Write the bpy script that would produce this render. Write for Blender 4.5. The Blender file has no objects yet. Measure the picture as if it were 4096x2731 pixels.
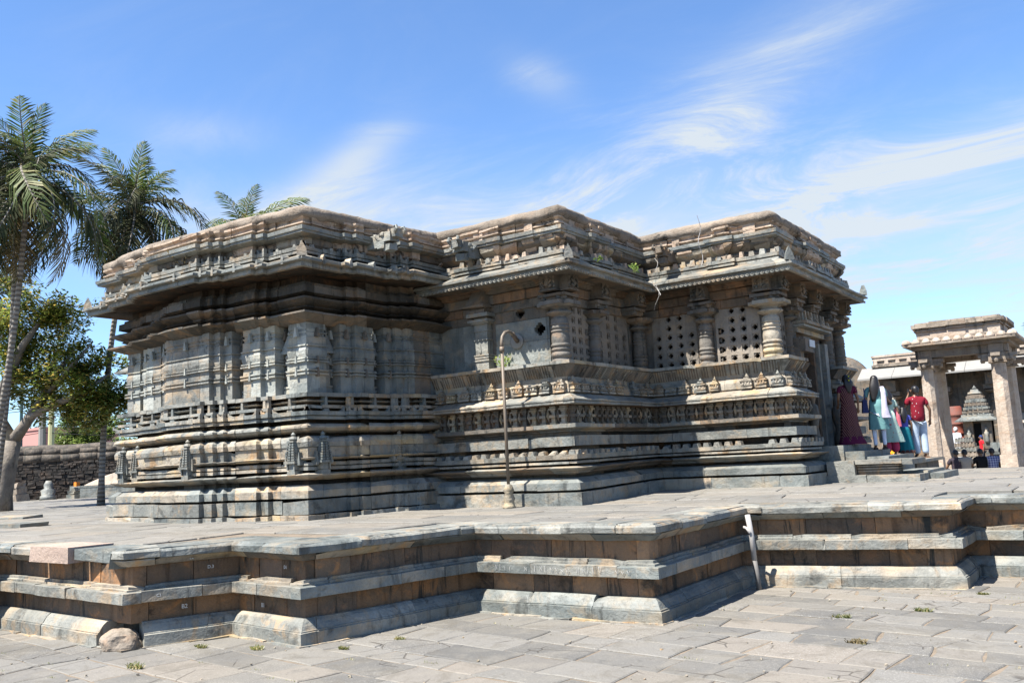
import bpy, bmesh, math, random
from mathutils import Vector, Matrix, noise
R = random.Random(7)
PI = math.pi
SC = bpy.context.scene
COL = SC.collection

# ------------------------------------------------------------------ camera
cam_d = bpy.data.cameras.new('camera'); cam = bpy.data.objects.new('camera', cam_d); COL.objects.link(cam)
cam_d.sensor_width = 36; cam_d.lens = 31.39; cam_d.clip_end = 3000; cam_d.clip_start = .05
yaw, pit, rol = -.606, .132, -.050
M = (Matrix.Rotation(yaw, 3, 'Z').transposed() @ Matrix.Rotation(pit, 3, 'X')
     @ Matrix(((1, 0, 0), (0, 0, -1), (0, 1, 0))) @ Matrix.Rotation(rol, 3, 'Z'))
M = Matrix(((math.cos(yaw), math.sin(yaw), 0), (-math.sin(yaw), math.cos(yaw), 0), (0, 0, 1))) \
    @ Matrix.Rotation(pit, 3, 'X') @ Matrix(((1, 0, 0), (0, 0, -1), (0, 1, 0))) @ Matrix.Rotation(rol, 3, 'Z')
cam.matrix_world = Matrix.Translation((0, 0, 2.0)) @ M.to_4x4()
SC.camera = cam

# ------------------------------------------------------------------ light
SUN_EL, SUN_AZ = math.radians(59), math.radians(18)      # light travels towards +x*sin(az), +y*cos(az)
ld = bpy.data.lights.new('sun', 'SUN'); ld.energy = 5.0; ld.angle = math.radians(.53); ld.color = (1, .955, .88)
sun = bpy.data.objects.new('sun', ld); COL.objects.link(sun)
tr = Vector((math.sin(SUN_AZ)*math.cos(SUN_EL), math.cos(SUN_AZ)*math.cos(SUN_EL), -math.sin(SUN_EL)))
sun.rotation_euler = tr.to_track_quat('-Z', 'Y').to_euler(); sun.location = (0, 0, 60)
W = bpy.data.worlds.new('World'); SC.world = W; W.use_nodes = True
def build_world():
    nt = W.node_tree; N = nt.nodes; L = nt.links
    bg = N['Background']; bg.inputs[1].default_value = .055
    sky = N.new('ShaderNodeTexSky'); sky.sky_type = 'NISHITA'; sky.sun_disc = False
    sky.sun_elevation = SUN_EL; sky.sun_rotation = math.atan2(-tr.x, -tr.y); sky.altitude = 900
    sky.air_density = 1.0; sky.dust_density = .6; sky.ozone_density = 2.2
    tc = N.new('ShaderNodeTexCoord')
    sep = N.new('ShaderNodeSeparateXYZ'); L.new(tc.outputs['Generated'], sep.inputs[0])
    def m(op, a, b=None, c=None, clamp=False):
        n = N.new('ShaderNodeMath'); n.operation = op; n.use_clamp = clamp
        for i, v in enumerate((a, b, c)):
            if v is None: continue
            if isinstance(v, (int, float)): n.inputs[i].default_value = v
            else: L.new(v, n.inputs[i])
        return n.outputs[0]
    zz = m('ADD', m('MAXIMUM', sep.outputs[2], 0), .12)
    px = m('DIVIDE', sep.outputs[0], zz); py = m('DIVIDE', sep.outputs[1], zz)
    cmb = N.new('ShaderNodeCombineXYZ'); L.new(px, cmb.inputs[0]); L.new(py, cmb.inputs[1])
    def rotmap(ang, sx, sy):
        mp = N.new('ShaderNodeMapping'); mp.inputs['Rotation'].default_value = (0, 0, ang); mp.inputs['Scale'].default_value = (sx, sy, 1)
        L.new(cmb.outputs[0], mp.inputs[0]); return mp.outputs[0]
    def nz(vec, sc, det, rough, dist=0):
        n = N.new('ShaderNodeTexNoise'); n.inputs['Scale'].default_value = sc; n.inputs['Detail'].default_value = det
        n.inputs['Roughness'].default_value = rough; n.inputs['Distortion'].default_value = dist
        L.new(vec, n.inputs['Vector']); return n.outputs[0]
    def ramp(x, a, b):
        n = N.new('ShaderNodeMapRange'); n.interpolation_type = 'SMOOTHSTEP'; n.inputs[1].default_value = a; n.inputs[2].default_value = b
        L.new(x, n.inputs[0]); return n.outputs[0]
    streak = ramp(nz(rotmap(.35, .8, 1.35), 2.1, 12, .68, .9), .38, .86)
    veil = ramp(nz(rotmap(.5, .35, .8), 1.1, 6, .55, .4), .40, .74)
    # patches of the photographed cirrus, as soft lobes of sky directions (azimuth, elevation)
    az = m('ARCTAN2', sep.outputs[0], sep.outputs[1]); el = m('ARCSINE', sep.outputs[2])
    def lobe(a0, e0, ra, re, tilt=0):
        da = m('SUBTRACT', az, a0); de = m('SUBTRACT', el, e0)
        c_, s_ = math.cos(tilt), math.sin(tilt)
        x = m('DIVIDE', m('ADD', m('MULTIPLY', da, c_), m('MULTIPLY', de, s_)), ra)
        y = m('DIVIDE', m('SUBTRACT', m('MULTIPLY', de, c_), m('MULTIPLY', da, s_)), re)
        return m('POWER', 2.718, m('MULTIPLY', m('ADD', m('MULTIPLY', x, x), m('MULTIPLY', y, y)), -1))
    lob = None
    for a, wt in LOBES:
        v = m('MULTIPLY', lobe(*a), wt); lob = v if lob is None else m('ADD', lob, v)
    amt = m('ADD', m('MULTIPLY', m('ADD', m('ADD', streak, m('MULTIPLY', veil, .7)), .13), lob), m('MULTIPLY', streak, .10))
    low = m('POWER', m('SUBTRACT', 1, m('MINIMUM', m('MAXIMUM', el, 0), 1), ), 7)
    amt = m('ADD', amt, m('MULTIPLY', low, .16))
    amt = m('MINIMUM', amt, .93)
    mix = N.new('ShaderNodeMix'); mix.data_type = 'RGBA'
    L.new(amt, mix.inputs[0]); 
    tint = N.new('ShaderNodeMix'); tint.data_type = 'RGBA'; tint.blend_type = 'MULTIPLY'; tint.inputs[0].default_value = 1
    L.new(sky.outputs[0], tint.inputs[6]); tint.inputs[7].default_value = SKYTINT
    L.new(tint.outputs[2], mix.inputs[6]); mix.inputs[7].default_value = (4.6, 5.0, 5.3, 1)
    L.new(mix.outputs[2], bg.inputs[0])
SKYTINT = (1.1, 1.36, 1.62, 1)
LOBES = [((-.48, .265, .25, .05, .0), 1.0), ((-.16, .268, .30, .04, .08), 1.35), ((-.35, .36, .08, .045, .3), .9), ((-.42, .32, .18, .05, .45), .75), ((-.28, .40, .14, .04, .5), .3), ((-.45, .24, .4, .07, 0), .6), ((-.30, .22, .3, .06, 0), .6), ((-.05, .15, .25, .10, 0), .5),
         ((-.55, .41, .045, .02, -.5), .9), ((-.77, .345, .05, .02, .5), .7), ((-.81, .31, .09, .022, .5), .7), ((-.62, .22, .3, .05, 0), .6), ((-.2, .17, .25, .07, 0), .45),
         ((-.24, .42, .10, .02, .2), .35), ((-.95, .36, .08, .02, 0), .3), ((-.9, .25, .2, .05, 0), .35)]
build_world()
SC.view_settings.view_transform = 'Standard'; SC.view_settings.look = 'None'; SC.view_settings.exposure = 1.6
SC.view_settings.gamma = 1; SC.view_settings.use_curve_mapping = False
SC.render.engine = 'CYCLES'; SC.cycles.max_bounces = 5; SC.cycles.diffuse_bounces = 3
SC.cycles.glossy_bounces = 2; SC.cycles.transparent_max_bounces = 4

# ------------------------------------------------------------------ materials
MATS = {}
ALB = .74          # overall reflectance of the weathered surfaces
class NG:
    def __init__(s, name):
        s.m = bpy.data.materials.new(name); s.m.use_nodes = True; s.nt = s.m.node_tree; s.N = s.nt.nodes; s.L = s.nt.links
        s.b = s.N['Principled BSDF']; s.geo = s.N.new('ShaderNodeNewGeometry'); s.oi = s.N.new('ShaderNodeObjectInfo')
        MATS[name] = s.m
    def put(s, sock, v):
        if isinstance(v, bpy.types.NodeSocket): s.L.new(v, sock)
        else: sock.default_value = v
    def map(s, sx, sy, sz, vec=None, rnd=0):
        n = s.N.new('ShaderNodeMapping'); n.inputs['Scale'].default_value = (sx, sy, sz)
        s.L.new(vec or s.geo.outputs['Position'], n.inputs[0])
        if rnd:
            c = s.N.new('ShaderNodeCombineXYZ')
            for i in range(3): s.L.new(s.math('MULTIPLY', s.oi.outputs['Random'], rnd*(i+1)), c.inputs[i])
            s.L.new(c.outputs[0], n.inputs['Location'])
        return n.outputs[0]
    def noise(s, vec, sc, det=4, ro=.55, dist=0):
        n = s.N.new('ShaderNodeTexNoise'); s.L.new(vec, n.inputs['Vector'])
        n.inputs['Scale'].default_value = sc; n.inputs['Detail'].default_value = det
        n.inputs['Roughness'].default_value = ro; n.inputs['Distortion'].default_value = dist
        return n.outputs[0]
    def vor(s, vec, sc, feat='F1', out='Distance'):
        n = s.N.new('ShaderNodeTexVoronoi'); s.L.new(vec, n.inputs['Vector']); n.inputs['Scale'].default_value = sc; n.feature = feat
        return n.outputs[out]
    def ramp(s, x, a, b, lo=0, hi=1):
        n = s.N.new('ShaderNodeMapRange'); n.interpolation_type = 'SMOOTHSTEP'; s.L.new(x, n.inputs[0])
        n.inputs[1].default_value = a; n.inputs[2].default_value = b; n.inputs[3].default_value = lo; n.inputs[4].default_value = hi
        return n.outputs[0]
    def math(s, op, a, b=0, clamp=False):
        n = s.N.new('ShaderNodeMath'); n.operation = op; n.use_clamp = clamp; s.put(n.inputs[0], a); s.put(n.inputs[1], b); return n.outputs[0]
    def mix(s, f, a, b, mode='MIX'):
        n = s.N.new('ShaderNodeMix'); n.data_type = 'RGBA'; n.blend_type = mode
        s.put(n.inputs[0], f)
        s.put(n.inputs[6], a if isinstance(a, bpy.types.NodeSocket) else (*a, 1)); s.put(n.inputs[7], b if isinstance(b, bpy.types.NodeSocket) else (*b, 1))
        return n.outputs[2]
    def val(s, col, v):
        n = s.N.new('ShaderNodeHueSaturation'); s.put(n.inputs['Value'], v); s.L.new(col, n.inputs['Color']); return n.outputs[0]
    def bump(s, h, st=.4, d=.01, nrm=None):
        n = s.N.new('ShaderNodeBump'); n.inputs['Strength'].default_value = st; n.inputs['Distance'].default_value = d
        s.L.new(h, n.inputs['Height'])
        if nrm: s.L.new(nrm, n.inputs['Normal'])
        return n.outputs[0]
    def done(s, col, rough=.85, nrm=None, spec=.25):
        if isinstance(col, bpy.types.NodeSocket): col = s.val(col, ALB)
        s.put(s.b.inputs['Base Color'], col if isinstance(col, bpy.types.NodeSocket) else (*col, 1))
        s.put(s.b.inputs['Roughness'], rough); s.b.inputs['Specular IOR Level'].default_value = spec
        if nrm: s.L.new(nrm, s.b.inputs['Normal'])
        return s.m

def stone(name, a, b, tan, tanamt=.3, dark=.45, darkamt=.5, streak=.5, pale=.15, rnd=.25, rough=.8, bmp=.5, spec=.3, pits=0, white=0):
    """weathered stone: two body colours, rust/tan patches, black lichen blotches, rain streaks, pale dust"""
    g = NG(name); P = g.map(1, 1, 1, rnd=7)
    n1 = g.noise(P, 1.3, 5, .6, .6); col = g.mix(g.ramp(n1, .35, .65), a, b)
    n5 = g.noise(g.map(1, 1, 1), 3.3, 6, .65, .9)
    col = g.mix(g.math('MULTIPLY', g.ramp(n5, .5, .66), tanamt*1.5, True), col, tan)
    st = g.noise(g.map(5, 5, .55), 1.6, 5, .62, .3)
    col = g.mix(g.math('MULTIPLY', g.ramp(st, .52, .72), streak), col, tuple(c*dark for c in a))
    n3 = g.noise(P, 2.1, 7, .7, .4)
    col = g.mix(g.math('MULTIPLY', g.ramp(n3, .54, .68), darkamt), col, (.022, .022, .019))
    bs = g.noise(g.map(3.2, 3.2, .35), 1.3, 6, .7, .5); col = g.mix(g.math('MULTIPLY', g.ramp(bs, .56, .66), min(1, streak*1.3)), col, (.03, .032, .028))
    lt = g.noise(g.map(1, 1, 2.2, rnd=3), 1.1, 3, .5); col = g.mix(g.math('MULTIPLY', g.ramp(lt, .52, .72), pale*1.2, True), col, tuple(min(.6, x*1.7) for x in tan))
    st2 = g.noise(g.map(9, 9, .8), 2.6, 4, .6, .2)
    col = g.mix(g.math('MULTIPLY', g.ramp(st2, .6, .78), pale), col, (.34, .325, .285))
    fine = g.noise(P, 38, 6, .7)
    col = g.val(col, g.math('ADD', g.math('MULTIPLY', fine, .7), .65))
    col = g.val(col, g.math('ADD', g.math('MULTIPLY', g.oi.outputs['Random'], rnd), 1-rnd/2))
    if white:
        wn = g.noise(P, 60, 3, .7); col = g.mix(g.ramp(wn, .58, .7, 0, white), col, (.5, .47, .42))
    h = g.math('ADD', g.math('MULTIPLY', g.noise(P, 14, 6, .65), .7), g.math('MULTIPLY', fine, .35))
    if pits: h = g.math('ADD', h, g.math('MULTIPLY', g.ramp(g.vor(P, 22), .05, .35), pits))
    nr = g.bump(h, bmp, .012)
    big = g.noise(P, 3.5, 3, .5); nr = g.bump(big, .55, .05, nr)
    cv = g.noise(g.map(1, 1, 1.4), 7, 4, .6, 1.5); nr = g.bump(cv, .45, .03, nr)
    return g.done(col, rough, nr, spec)

GREY = stone('schist_grey', (.275, .27, .235), (.16, .165, .15), (.33, .235, .14), .45, .35, .7, .45, .4, .35, spec=.4, rough=.65)
GREYB = stone('schist_blue', (.225, .235, .215), (.12, .135, .128), (.27, .21, .135), .3, .35, .65, .5, .35, .35, spec=.45, rough=.6)
TAN = stone('schist_tan', (.36, .32, .255), (.24, .205, .16), (.42, .27, .14), .6, .35, .7, .4, .35, .3, spec=.3)
BROWN = stone('stained_brown', (.20, .125, .075), (.125, .095, .07), (.30, .16, .085), .45, .35, .65, .7, .1, .5, spec=.25)
BROWNG = stone('stained_greybrown', (.17, .14, .11), (.11, .105, .09), (.26, .165, .09), .5, .4, .5, .6, .15, .35, spec=.3)
PLAST = stone('lime_plaster', (.50, .40, .31), (.38, .295, .22), (.36, .2, .12), .3, .25, .95, .45, .1, .12, bmp=.8, spec=.15)
COPE = stone('rough_lime_coping', (.27, .225, .18), (.17, .14, .11), (.24, .18, .13), .4, .35, .85, .3, .25, .08, bmp=1.0, spec=.15, white=.5)
GRAN = stone('granite_pale', (.52, .44, .36), (.42, .34, .27), (.40, .27, .18), .35, .5, .25, .25, .1, .15, bmp=1.0, spec=.2, white=.35)
GRAND = stone('granite_weathered', (.34, .285, .225), (.22, .185, .15), (.32, .2, .12), .3, .35, .7, .5, .15, .2, bmp=.9, spec=.2)
PINK = stone('pink_granite', (.42, .32, .26), (.35, .26, .21), (.34, .26, .19), .2, .5, .1, .1, .1, .1, bmp=.9, white=.4)
DARKREC = stone('dark_recess_stone', (.07, .052, .038), (.038, .034, .028), (.15, .08, .04), .5, .4, .6, .6, .06, .5, spec=.15)  # near-black brown stone for the recess and soffit courses
BLK = stone('dark_brown_stone', (.085, .072, .055), (.045, .042, .036), (.19, .12, .065), .4, .4, .7, .6, .2, .45, spec=.2)  # very dark brown stone, mostly for the capital courses
PILM = stone('pillar_soapstone', (.19, .17, .145), (.115, .11, .098), (.24, .16, .10), .4, .4, .6, .5, .15, .3)
PANEL = stone('smooth_wall_schist', (.37, .38, .345), (.26, .275, .25), (.38, .30, .20), .3, .4, .4, .4, .3, .25)
TBR = stone('rust_stained_panel', (.31, .175, .09), (.17, .12, .08), (.42, .20, .08), .6, .3, .8, .75, .04, .6)
JALI = stone('lattice_stone', (.26, .225, .185), (.19, .165, .135), (.31, .23, .15), .4, .4, .5, .35, .2, .2)
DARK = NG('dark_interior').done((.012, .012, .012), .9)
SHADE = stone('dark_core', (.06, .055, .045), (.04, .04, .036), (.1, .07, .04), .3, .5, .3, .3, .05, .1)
def slabmat(name, a, b, c, w=.0):
    g = NG(name); P = g.map(1, 1, 1, rnd=11)
    r = g.oi.outputs['Random']
    isl = g.geo.outputs['Random Per Island']
    rr = g.math('FRACT', g.math('ADD', g.math('MULTIPLY', r, 7.3), g.math('MULTIPLY', isl, 3.1)))
    col = g.mix(g.ramp(rr, .1, .9), a, b); rr2 = g.math('FRACT', g.math('MULTIPLY', rr, 5.17))
    col = g.mix(g.ramp(rr2, .62, .95), col, c)
    rr3 = g.math('FRACT', g.math('MULTIPLY', rr, 13.7))
    n0 = g.noise(g.map(1, 1, 1), .55, 4, .6); col = g.mix(g.ramp(n0, .4, .7, 0, .45), col, (.21, .19, .155))
    n1 = g.noise(P, 2.2, 6, .65, .5); col = g.mix(g.ramp(n1, .45, .7, 0, .55), col, (.235, .215, .18))
    n2 = g.noise(P, 4.5, 8, .72, .2); col = g.mix(g.ramp(n2, .56, .7, 0, .5), col, (.09, .09, .085))
    fine = g.noise(P, 70, 4, .7)
    wht = g.math('MULTIPLY', g.ramp(fine, .55, .68), g.ramp(rr3, .45, .9, .08, .75))
    col = g.mix(wht, col, (.40, .385, .36))
    col = g.val(col, g.math('ADD', g.math('MULTIPLY', fine, .4), .8))
    W1 = g.map(1, 1, 1); gr_ = g.noise(W1, 1.7, 8, .75, 1.2); col = g.mix(g.ramp(gr_, .50, .62, 0, .45), col, (.13, .115, .09))
    sp = g.noise(W1, 26, 5, .8); col = g.mix(g.ramp(sp, .56, .66, 0, .6), col, (.10, .095, .085))
    sp2 = g.noise(P, 33, 6, .8); col = g.mix(g.ramp(sp2, .57, .68, 0, .5), col, (.42, .40, .36))
    cr = g.ramp(g.vor(g.map(1, 1, 1, rnd=5), 1.6, 'DISTANCE_TO_EDGE'), .004, .02, 1, 0); msk = g.ramp(g.noise(W1, .8, 2), .55, .6); cr = g.math('MULTIPLY', cr, msk)
    col = g.mix(g.math('MULTIPLY', cr, .7), col, (.06, .05, .04))
    h = g.math('ADD', g.math('MULTIPLY', g.noise(P, 9, 7, .7), 1.3), g.math('MULTIPLY', sp, .8)); h = g.math('SUBTRACT', h, cr)
    return g.done(col, .72, g.bump(h, .55, .012), .3)
SLAB = slabmat('paving_stone', (.125, .121, .112), (.205, .195, .176), (.235, .208, .175))
SLAB2 = slabmat('paving_stone_terrace', (.165, .16, .147), (.22, .208, .185), (.24, .212, .175))
g = NG('sandy_grit'); n = g.noise(g.map(1, 1, 1), 6, 8, .7); c = g.mix(g.ramp(n, .35, .7), (.25, .20, .15), (.15, .125, .095))
n = g.noise(g.map(1, 1, 1), 90, 3, .7); c = g.mix(g.ramp(n, .5, .75, 0, .6), c, (.33, .29, .24)); GRIT = g.done(c, .95, g.bump(n, .6, .01), .1)
def plain(name, col, rough=.6, metal=0, nscale=20, namt=.25, spec=.4, bmp=.2, dirt=None, dirtamt=.4):
    g = NG(name); P = g.map(1, 1, 1); n = g.noise(P, nscale, 5, .6)
    c = g.mix(n, tuple(x*(1-namt) for x in col), tuple(min(1, x*(1+namt)) for x in col))
    if dirt: c = g.mix(g.ramp(g.noise(P, nscale*.2, 5, .65), .45, .65, 0, dirtamt), c, dirt)
    g.b.inputs['Metallic'].default_value = metal
    return g.done(c, rough, g.bump(n, bmp, .005), spec)
PIPE = plain('painted_pipe', (.17, .135, .10), .6, .2, 14, .25, .5, .2, (.2, .13, .08), .5)
PVC = plain('grey_plastic', (.42, .40, .38), .45, 0, 10, .15, .4, .1, (.2, .18, .16), .4)
WHITEP = plain('white_board', (.6, .6, .6), .5, 0, 10, .04)
ORANGE = plain('orange_paint', (.8, .25, .03), .6)
PINKW = plain('pink_wall', (.5, .25, .22), .8, 0, 2, .06)
MAUVE = plain('roof_mauve', (.20, .15, .17), .8, 0, 2, .1)
CONC = plain('concrete', (.26, .25, .23), .85, 0, 5, .15)
RED = plain('faded_red_paint', (.26, .075, .05), .85, 0, 3, .3, .2, .3, (.12, .1, .09), .6)
BARK = stone('bark', (.27, .23, .19), (.16, .14, .12), (.36, .3, .2), .2, .4, .35, .5, .35, .1, bmp=1.0)
g = NG('palm_bark'); w = g.N.new('ShaderNodeTexWave'); w.bands_direction = 'Z'; w.inputs['Scale'].default_value = 2.2; w.inputs['Distortion'].default_value = 1.4
w.inputs['Detail'].default_value = 3; g.L.new(g.geo.outputs['Position'], w.inputs['Vector'])
c = g.mix(w.outputs[1], (.13, .115, .10), (.34, .31, .27)); c = g.mix(g.ramp(g.noise(g.map(1, 1, 1), 3, 5), .45, .7, 0, .5), c, (.2, .18, .14))
PALMB = g.done(c, .9, g.bump(w.outputs[1], .8, .02), .15)
def leafm(name, a, b, c=None, tr=.35, rough=.45, spec=.4):
    g = NG(name); P = g.map(1, 1, 1)
    n = g.noise(P, 1.1, 4, .6); col = g.mix(g.ramp(n, .3, .7), a, b)
    isl = g.geo.outputs['Random Per Island']
    if c: col = g.mix(g.ramp(isl, .6, 1.0, 0, .9), col, c)
    col = g.val(col, g.math('ADD', g.math('MULTIPLY', isl, .6), .7))
    col = g.val(col, g.math('ADD', g.math('MULTIPLY', g.oi.outputs['Random'], .5), .75))
    g.done(col, rough, None, spec)
    t = g.N.new('ShaderNodeBsdfTranslucent'); g.L.new(g.val(col, 1.5), t.inputs[0])
    mx = g.N.new('ShaderNodeMixShader'); mx.inputs[0].default_value = tr
    g.L.new(g.b.outputs[0], mx.inputs[1]); g.L.new(t.outputs[0], mx.inputs[2]); g.L.new(mx.outputs[0], g.N['Material Output'].inputs[0])
    return g.m
PALML = leafm('palm_leaf', (.026, .04, .014), (.055, .062, .022), (.10, .09, .04), .18, .6, .2)
PALMY = leafm('young_palm_leaf', (.055, .10, .02), (.10, .13, .035), (.2, .18, .08), .3, .55, .25)
PALMD = leafm('palm_leaf_dry', (.15, .12, .05), (.20, .15, .07), None, .25, .5, .3)
LEAF = leafm('broad_leaf', (.085, .13, .025), (.15, .18, .035), (.30, .21, .05), .45)
LEAF2 = leafm('pale_leaf', (.12, .2, .05), (.18, .25, .06), (.28, .3, .09), .45)
GRASS = leafm('grass_blade', (.10, .14, .03), (.2, .2, .07), (.38, .3, .16), .4)

# ------------------------------------------------------------------ object helpers
def link(name, me, parent=None, loc=None, rot=None):
    o = bpy.data.objects.new(name, me); COL.objects.link(o)
    if parent: o.parent = parent
    if loc is not None: o.location = loc
    if rot is not None: o.rotation_euler = rot
    return o
def mesh(name, vs, fs, mt, parent=None, smooth=False, loc=None, rot=None, mats=None, mi=None):
    me = bpy.data.meshes.new(name); me.from_pydata([tuple(v) for v in vs], [], fs); me.validate()
    for m_ in (mats or [mt]): me.materials.append(m_)
    if mi: me.polygons.foreach_set('material_index', mi)
    if smooth: me.polygons.foreach_set('use_smooth', [True]*len(me.polygons))
    me.update()
    return link(name, me, parent, loc, rot)
def thing(name, label, cat, loc=(0, 0, 0), group=None, rz=0):
    o = link(name, None, None, loc, (0, 0, rz)); o['label'] = label; o['category'] = cat
    if group: o['group'] = group
    return o
def tag(o, label, cat, group=None):
    o['label'] = label; o['category'] = cat
    if group: o['group'] = group
    return o
def struct(o): o['kind'] = 'structure'; return o
def stuff(o): o['kind'] = 'stuff'; return o
class MB:
    def __init__(s): s.v = []; s.f = []; s.mi = []
    def add(s, vs, fs, mi=0):
        b = len(s.v); s.v += [tuple(v) for v in vs]; s.f += [tuple(i+b for i in f) for f in fs]; s.mi += [mi]*len(fs)
    def box(s, x0, x1, y0, y1, z0, z1, j=0, mi=0, ang=0, c=(0, 0, 0), tx=0, ty=0):
        r = lambda: R.uniform(-j, j) if j else 0
        cx, cy = (x0+x1)/2, (y0+y1)/2
        vs = [(x0, y0, z0), (x1, y0, z0), (x1, y1, z0), (x0, y1, z0)] + [(x0+tx, y0+ty, z1), (x1-tx, y0+ty, z1), (x1-tx, y1-ty, z1), (x0+tx, y1-ty, z1)]
        ca, sa = math.cos(ang), math.sin(ang)
        vs = [(c[0]+x*ca-y*sa+r(), c[1]+x*sa+y*ca+r(), c[2]+z+r()) for x, y, z in vs]
        s.add(vs, [(3, 2, 1, 0), (4, 5, 6, 7), (0, 1, 5, 4), (1, 2, 6, 5), (2, 3, 7, 6), (3, 0, 4, 7)], mi)
    def tube(s, pts, rad, n=8, mi=0, cap=True):
        pts = [Vector(p) for p in pts]; rad = rad if isinstance(rad, (list, tuple)) else [rad]*len(pts)
        b = len(s.v); up = Vector((.13, .07, 1)).normalized(); prev = None
        for i, p in enumerate(pts):
            d = (pts[min(i+1, len(pts)-1)]-pts[max(i-1, 0)]).normalized()
            a = (prev - d*prev.dot(d)) if prev is not None else d.cross(up)
            if a.length < 1e-4: a = d.cross(Vector((1, 0, 0)))
            a.normalize(); prev = a; bb = d.cross(a)
            for k in range(n):
                t = 2*PI*k/n; s.v.append(tuple(p+(a*math.cos(t)+bb*math.sin(t))*rad[i]))
        for i in range(len(pts)-1):
            for k in range(n):
                k2 = (k+1) % n; s.f.append((b+i*n+k, b+i*n+k2, b+(i+1)*n+k2, b+(i+1)*n+k)); s.mi.append(mi)
        if cap:
            s.f.append(tuple(b+k for k in reversed(range(n)))); s.mi.append(mi)
            s.f.append(tuple(b+(len(pts)-1)*n+k for k in range(n))); s.mi.append(mi)
    def lathe(s, prof, n=16, c=(0, 0, 0), sx=1, sy=1, mi=0, ph=0):
        b = len(s.v)
        for r, z in prof:
            for k in range(n):
                t = 2*PI*k/n+ph; s.v.append((c[0]+r*math.cos(t)*sx, c[1]+r*math.sin(t)*sy, c[2]+z))
        for i in range(len(prof)-1):
            for k in range(n):
                k2 = (k+1) % n; s.f.append((b+i*n+k, b+i*n+k2, b+(i+1)*n+k2, b+(i+1)*n+k)); s.mi.append(mi)
        s.f.append(tuple(b+k for k in reversed(range(n)))); s.f.append(tuple(b+(len(prof)-1)*n+k for k in range(n))); s.mi += [mi, mi]
    def build(s, name, mt, parent=None, smooth=False, loc=None, rot=None, mats=None):
        return mesh(name, s.v, s.f, mt, parent, smooth, loc, rot, mats, s.mi if mats else None)

# floor height: the paving creeps up a little towards the entrance
def fz(x, y):
    t = min(1, max(0, (y-13.0)/4.0)); t = t*t*(3-2*t); return 1.16+.09*t*min(1, max(0, (x+14)/5))

# ------------------------------------------------------------------ masonry courses
def mitres(path):
    P = [Vector(p).to_2d() for p in path]; n = []
    for a, b in zip(P, P[1:]):
        d = (b-a).normalized(); n.append(Vector((d.y, -d.x)))
    out = [n[0]]
    for a, b in zip(n, n[1:]): out.append((a+b)/(1+a.dot(b)))
    return P, n, out+[n[-1]]
def stations(path, step=.26, keep=.44):
    P, nn, mm = mitres(path); S = []; s = 0
    for i in range(len(P)-1):
        L = (P[i+1]-P[i]).length; S.append((s, P[i], mm[i], True))
        if L > 2*keep+.1:
            k = max(1, int((L-2*keep)/step))
            for j in range(k+1):
                t = keep+(L-2*keep)*j/k; S.append((s+t, P[i].lerp(P[i+1], t/L), nn[i], False))
        s += L
    S.append((s, P[-1], mm[-1], True)); return S
def course(name, path, prof, parent, mt, L=(.7, 1.6), gap=.006, back=-.46, j=.006, warp=None, chip=.1, rng=None, poly=None, dz=.004, keep=.5, mats=None):
    """cut one moulding course into separate blocks that follow the plan and mitre at its corners"""
    rg = rng or R
    S = stations(path, keep=keep); tot = S[-1][0]
    free = [(a[0], b[0]) for a, b in zip(S, S[1:]) if b[0]-a[0] > .05 and not (a[3] and b[3] and b[0]-a[0] < .3)]
    ok = lambda s: any(a+.02 < s < b-.02 and True for a, b in free) and all(abs(s-q[0]) > .2 for q in S if q[3])
    cuts = [0]; s = rg.uniform(*L)*.6
    while s < tot-.25:
        t = s; k = 0
        while not ok(t) and k < 60: t += .03; k += 1
        if t < tot-.2 and t-cuts[-1] > .2: cuts.append(t)
        s = t+rg.uniform(*L)
    cuts.append(tot)
    def at(s):
        for a, b in zip(S, S[1:]):
            if a[0] <= s <= b[0]:
                t = (s-a[0])/max(1e-6, b[0]-a[0]); return a[1].lerp(b[1], t), a[2].lerp(b[2], t)
        return S[-1][1], S[-1][2]
    out = []
    for a, b in zip(cuts, cuts[1:]):
        g0 = gap/2 if a > 0 else 0; g1 = gap/2 if b < tot else 0
        st = [(a+g0, *at(a+g0))]+[(q[0], q[1], q[2]) for q in S if a+.03 < q[0] < b-.03]+[(b-g1, *at(b-g1))]
        n = len(prof); vs = []; off = rg.uniform(-j, j); hz = rg.uniform(-dz, dz)
        chipi = rg.choice((0, len(st)-1)) if rg.random() < chip else -1
        cp = rg.uniform(.015, .05)
        for i, (s, p, m_) in enumerate(st):
            jj = rg.uniform(-j, j)*.5
            ztop = prof[-1][1]+hz; 
            for k, (o, z) in enumerate(prof):
                oo = o+off+jj+rg.uniform(-j, j)*.35; zz = z+hz+rg.uniform(-j, j)*.4
                if i == chipi and k >= n-2: zz -= cp*(.6 if k == n-2 else 1); oo -= cp*.5
                oo += .007*noise.noise(Vector((p.x*3+z*5, p.y*3, z*9))); zz += .006*noise.noise(Vector((p.x*2.3, p.y*2.3, z*4+7)))
                q = p+m_*oo; zz = warp(q.x, q.y, zz) if warp else zz
                vs.append((q.x, q.y, zz))
            for z in (prof[-1][1], prof[0][1]):
                q = p+m_*back; vs.append((q.x, q.y, warp(q.x, q.y, z) if warp else z))
        m = n+2; fs = []
        for i in range(len(st)-1):
            for k in range(m):
                if k == n: continue
                k2 = (k+1) % m; fs.append((i*m+k, (i+1)*m+k, (i+1)*m+k2, i*m+k2))
        fs.append(tuple(range(m-1, -1, -1))); e = (len(st)-1)*m; fs.append(tuple(e+k for k in range(m)))
        mm_ = rg.choice(mats) if mats else mt
        out.append(mesh(name, vs, fs, mm_, parent))
    return out
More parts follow.
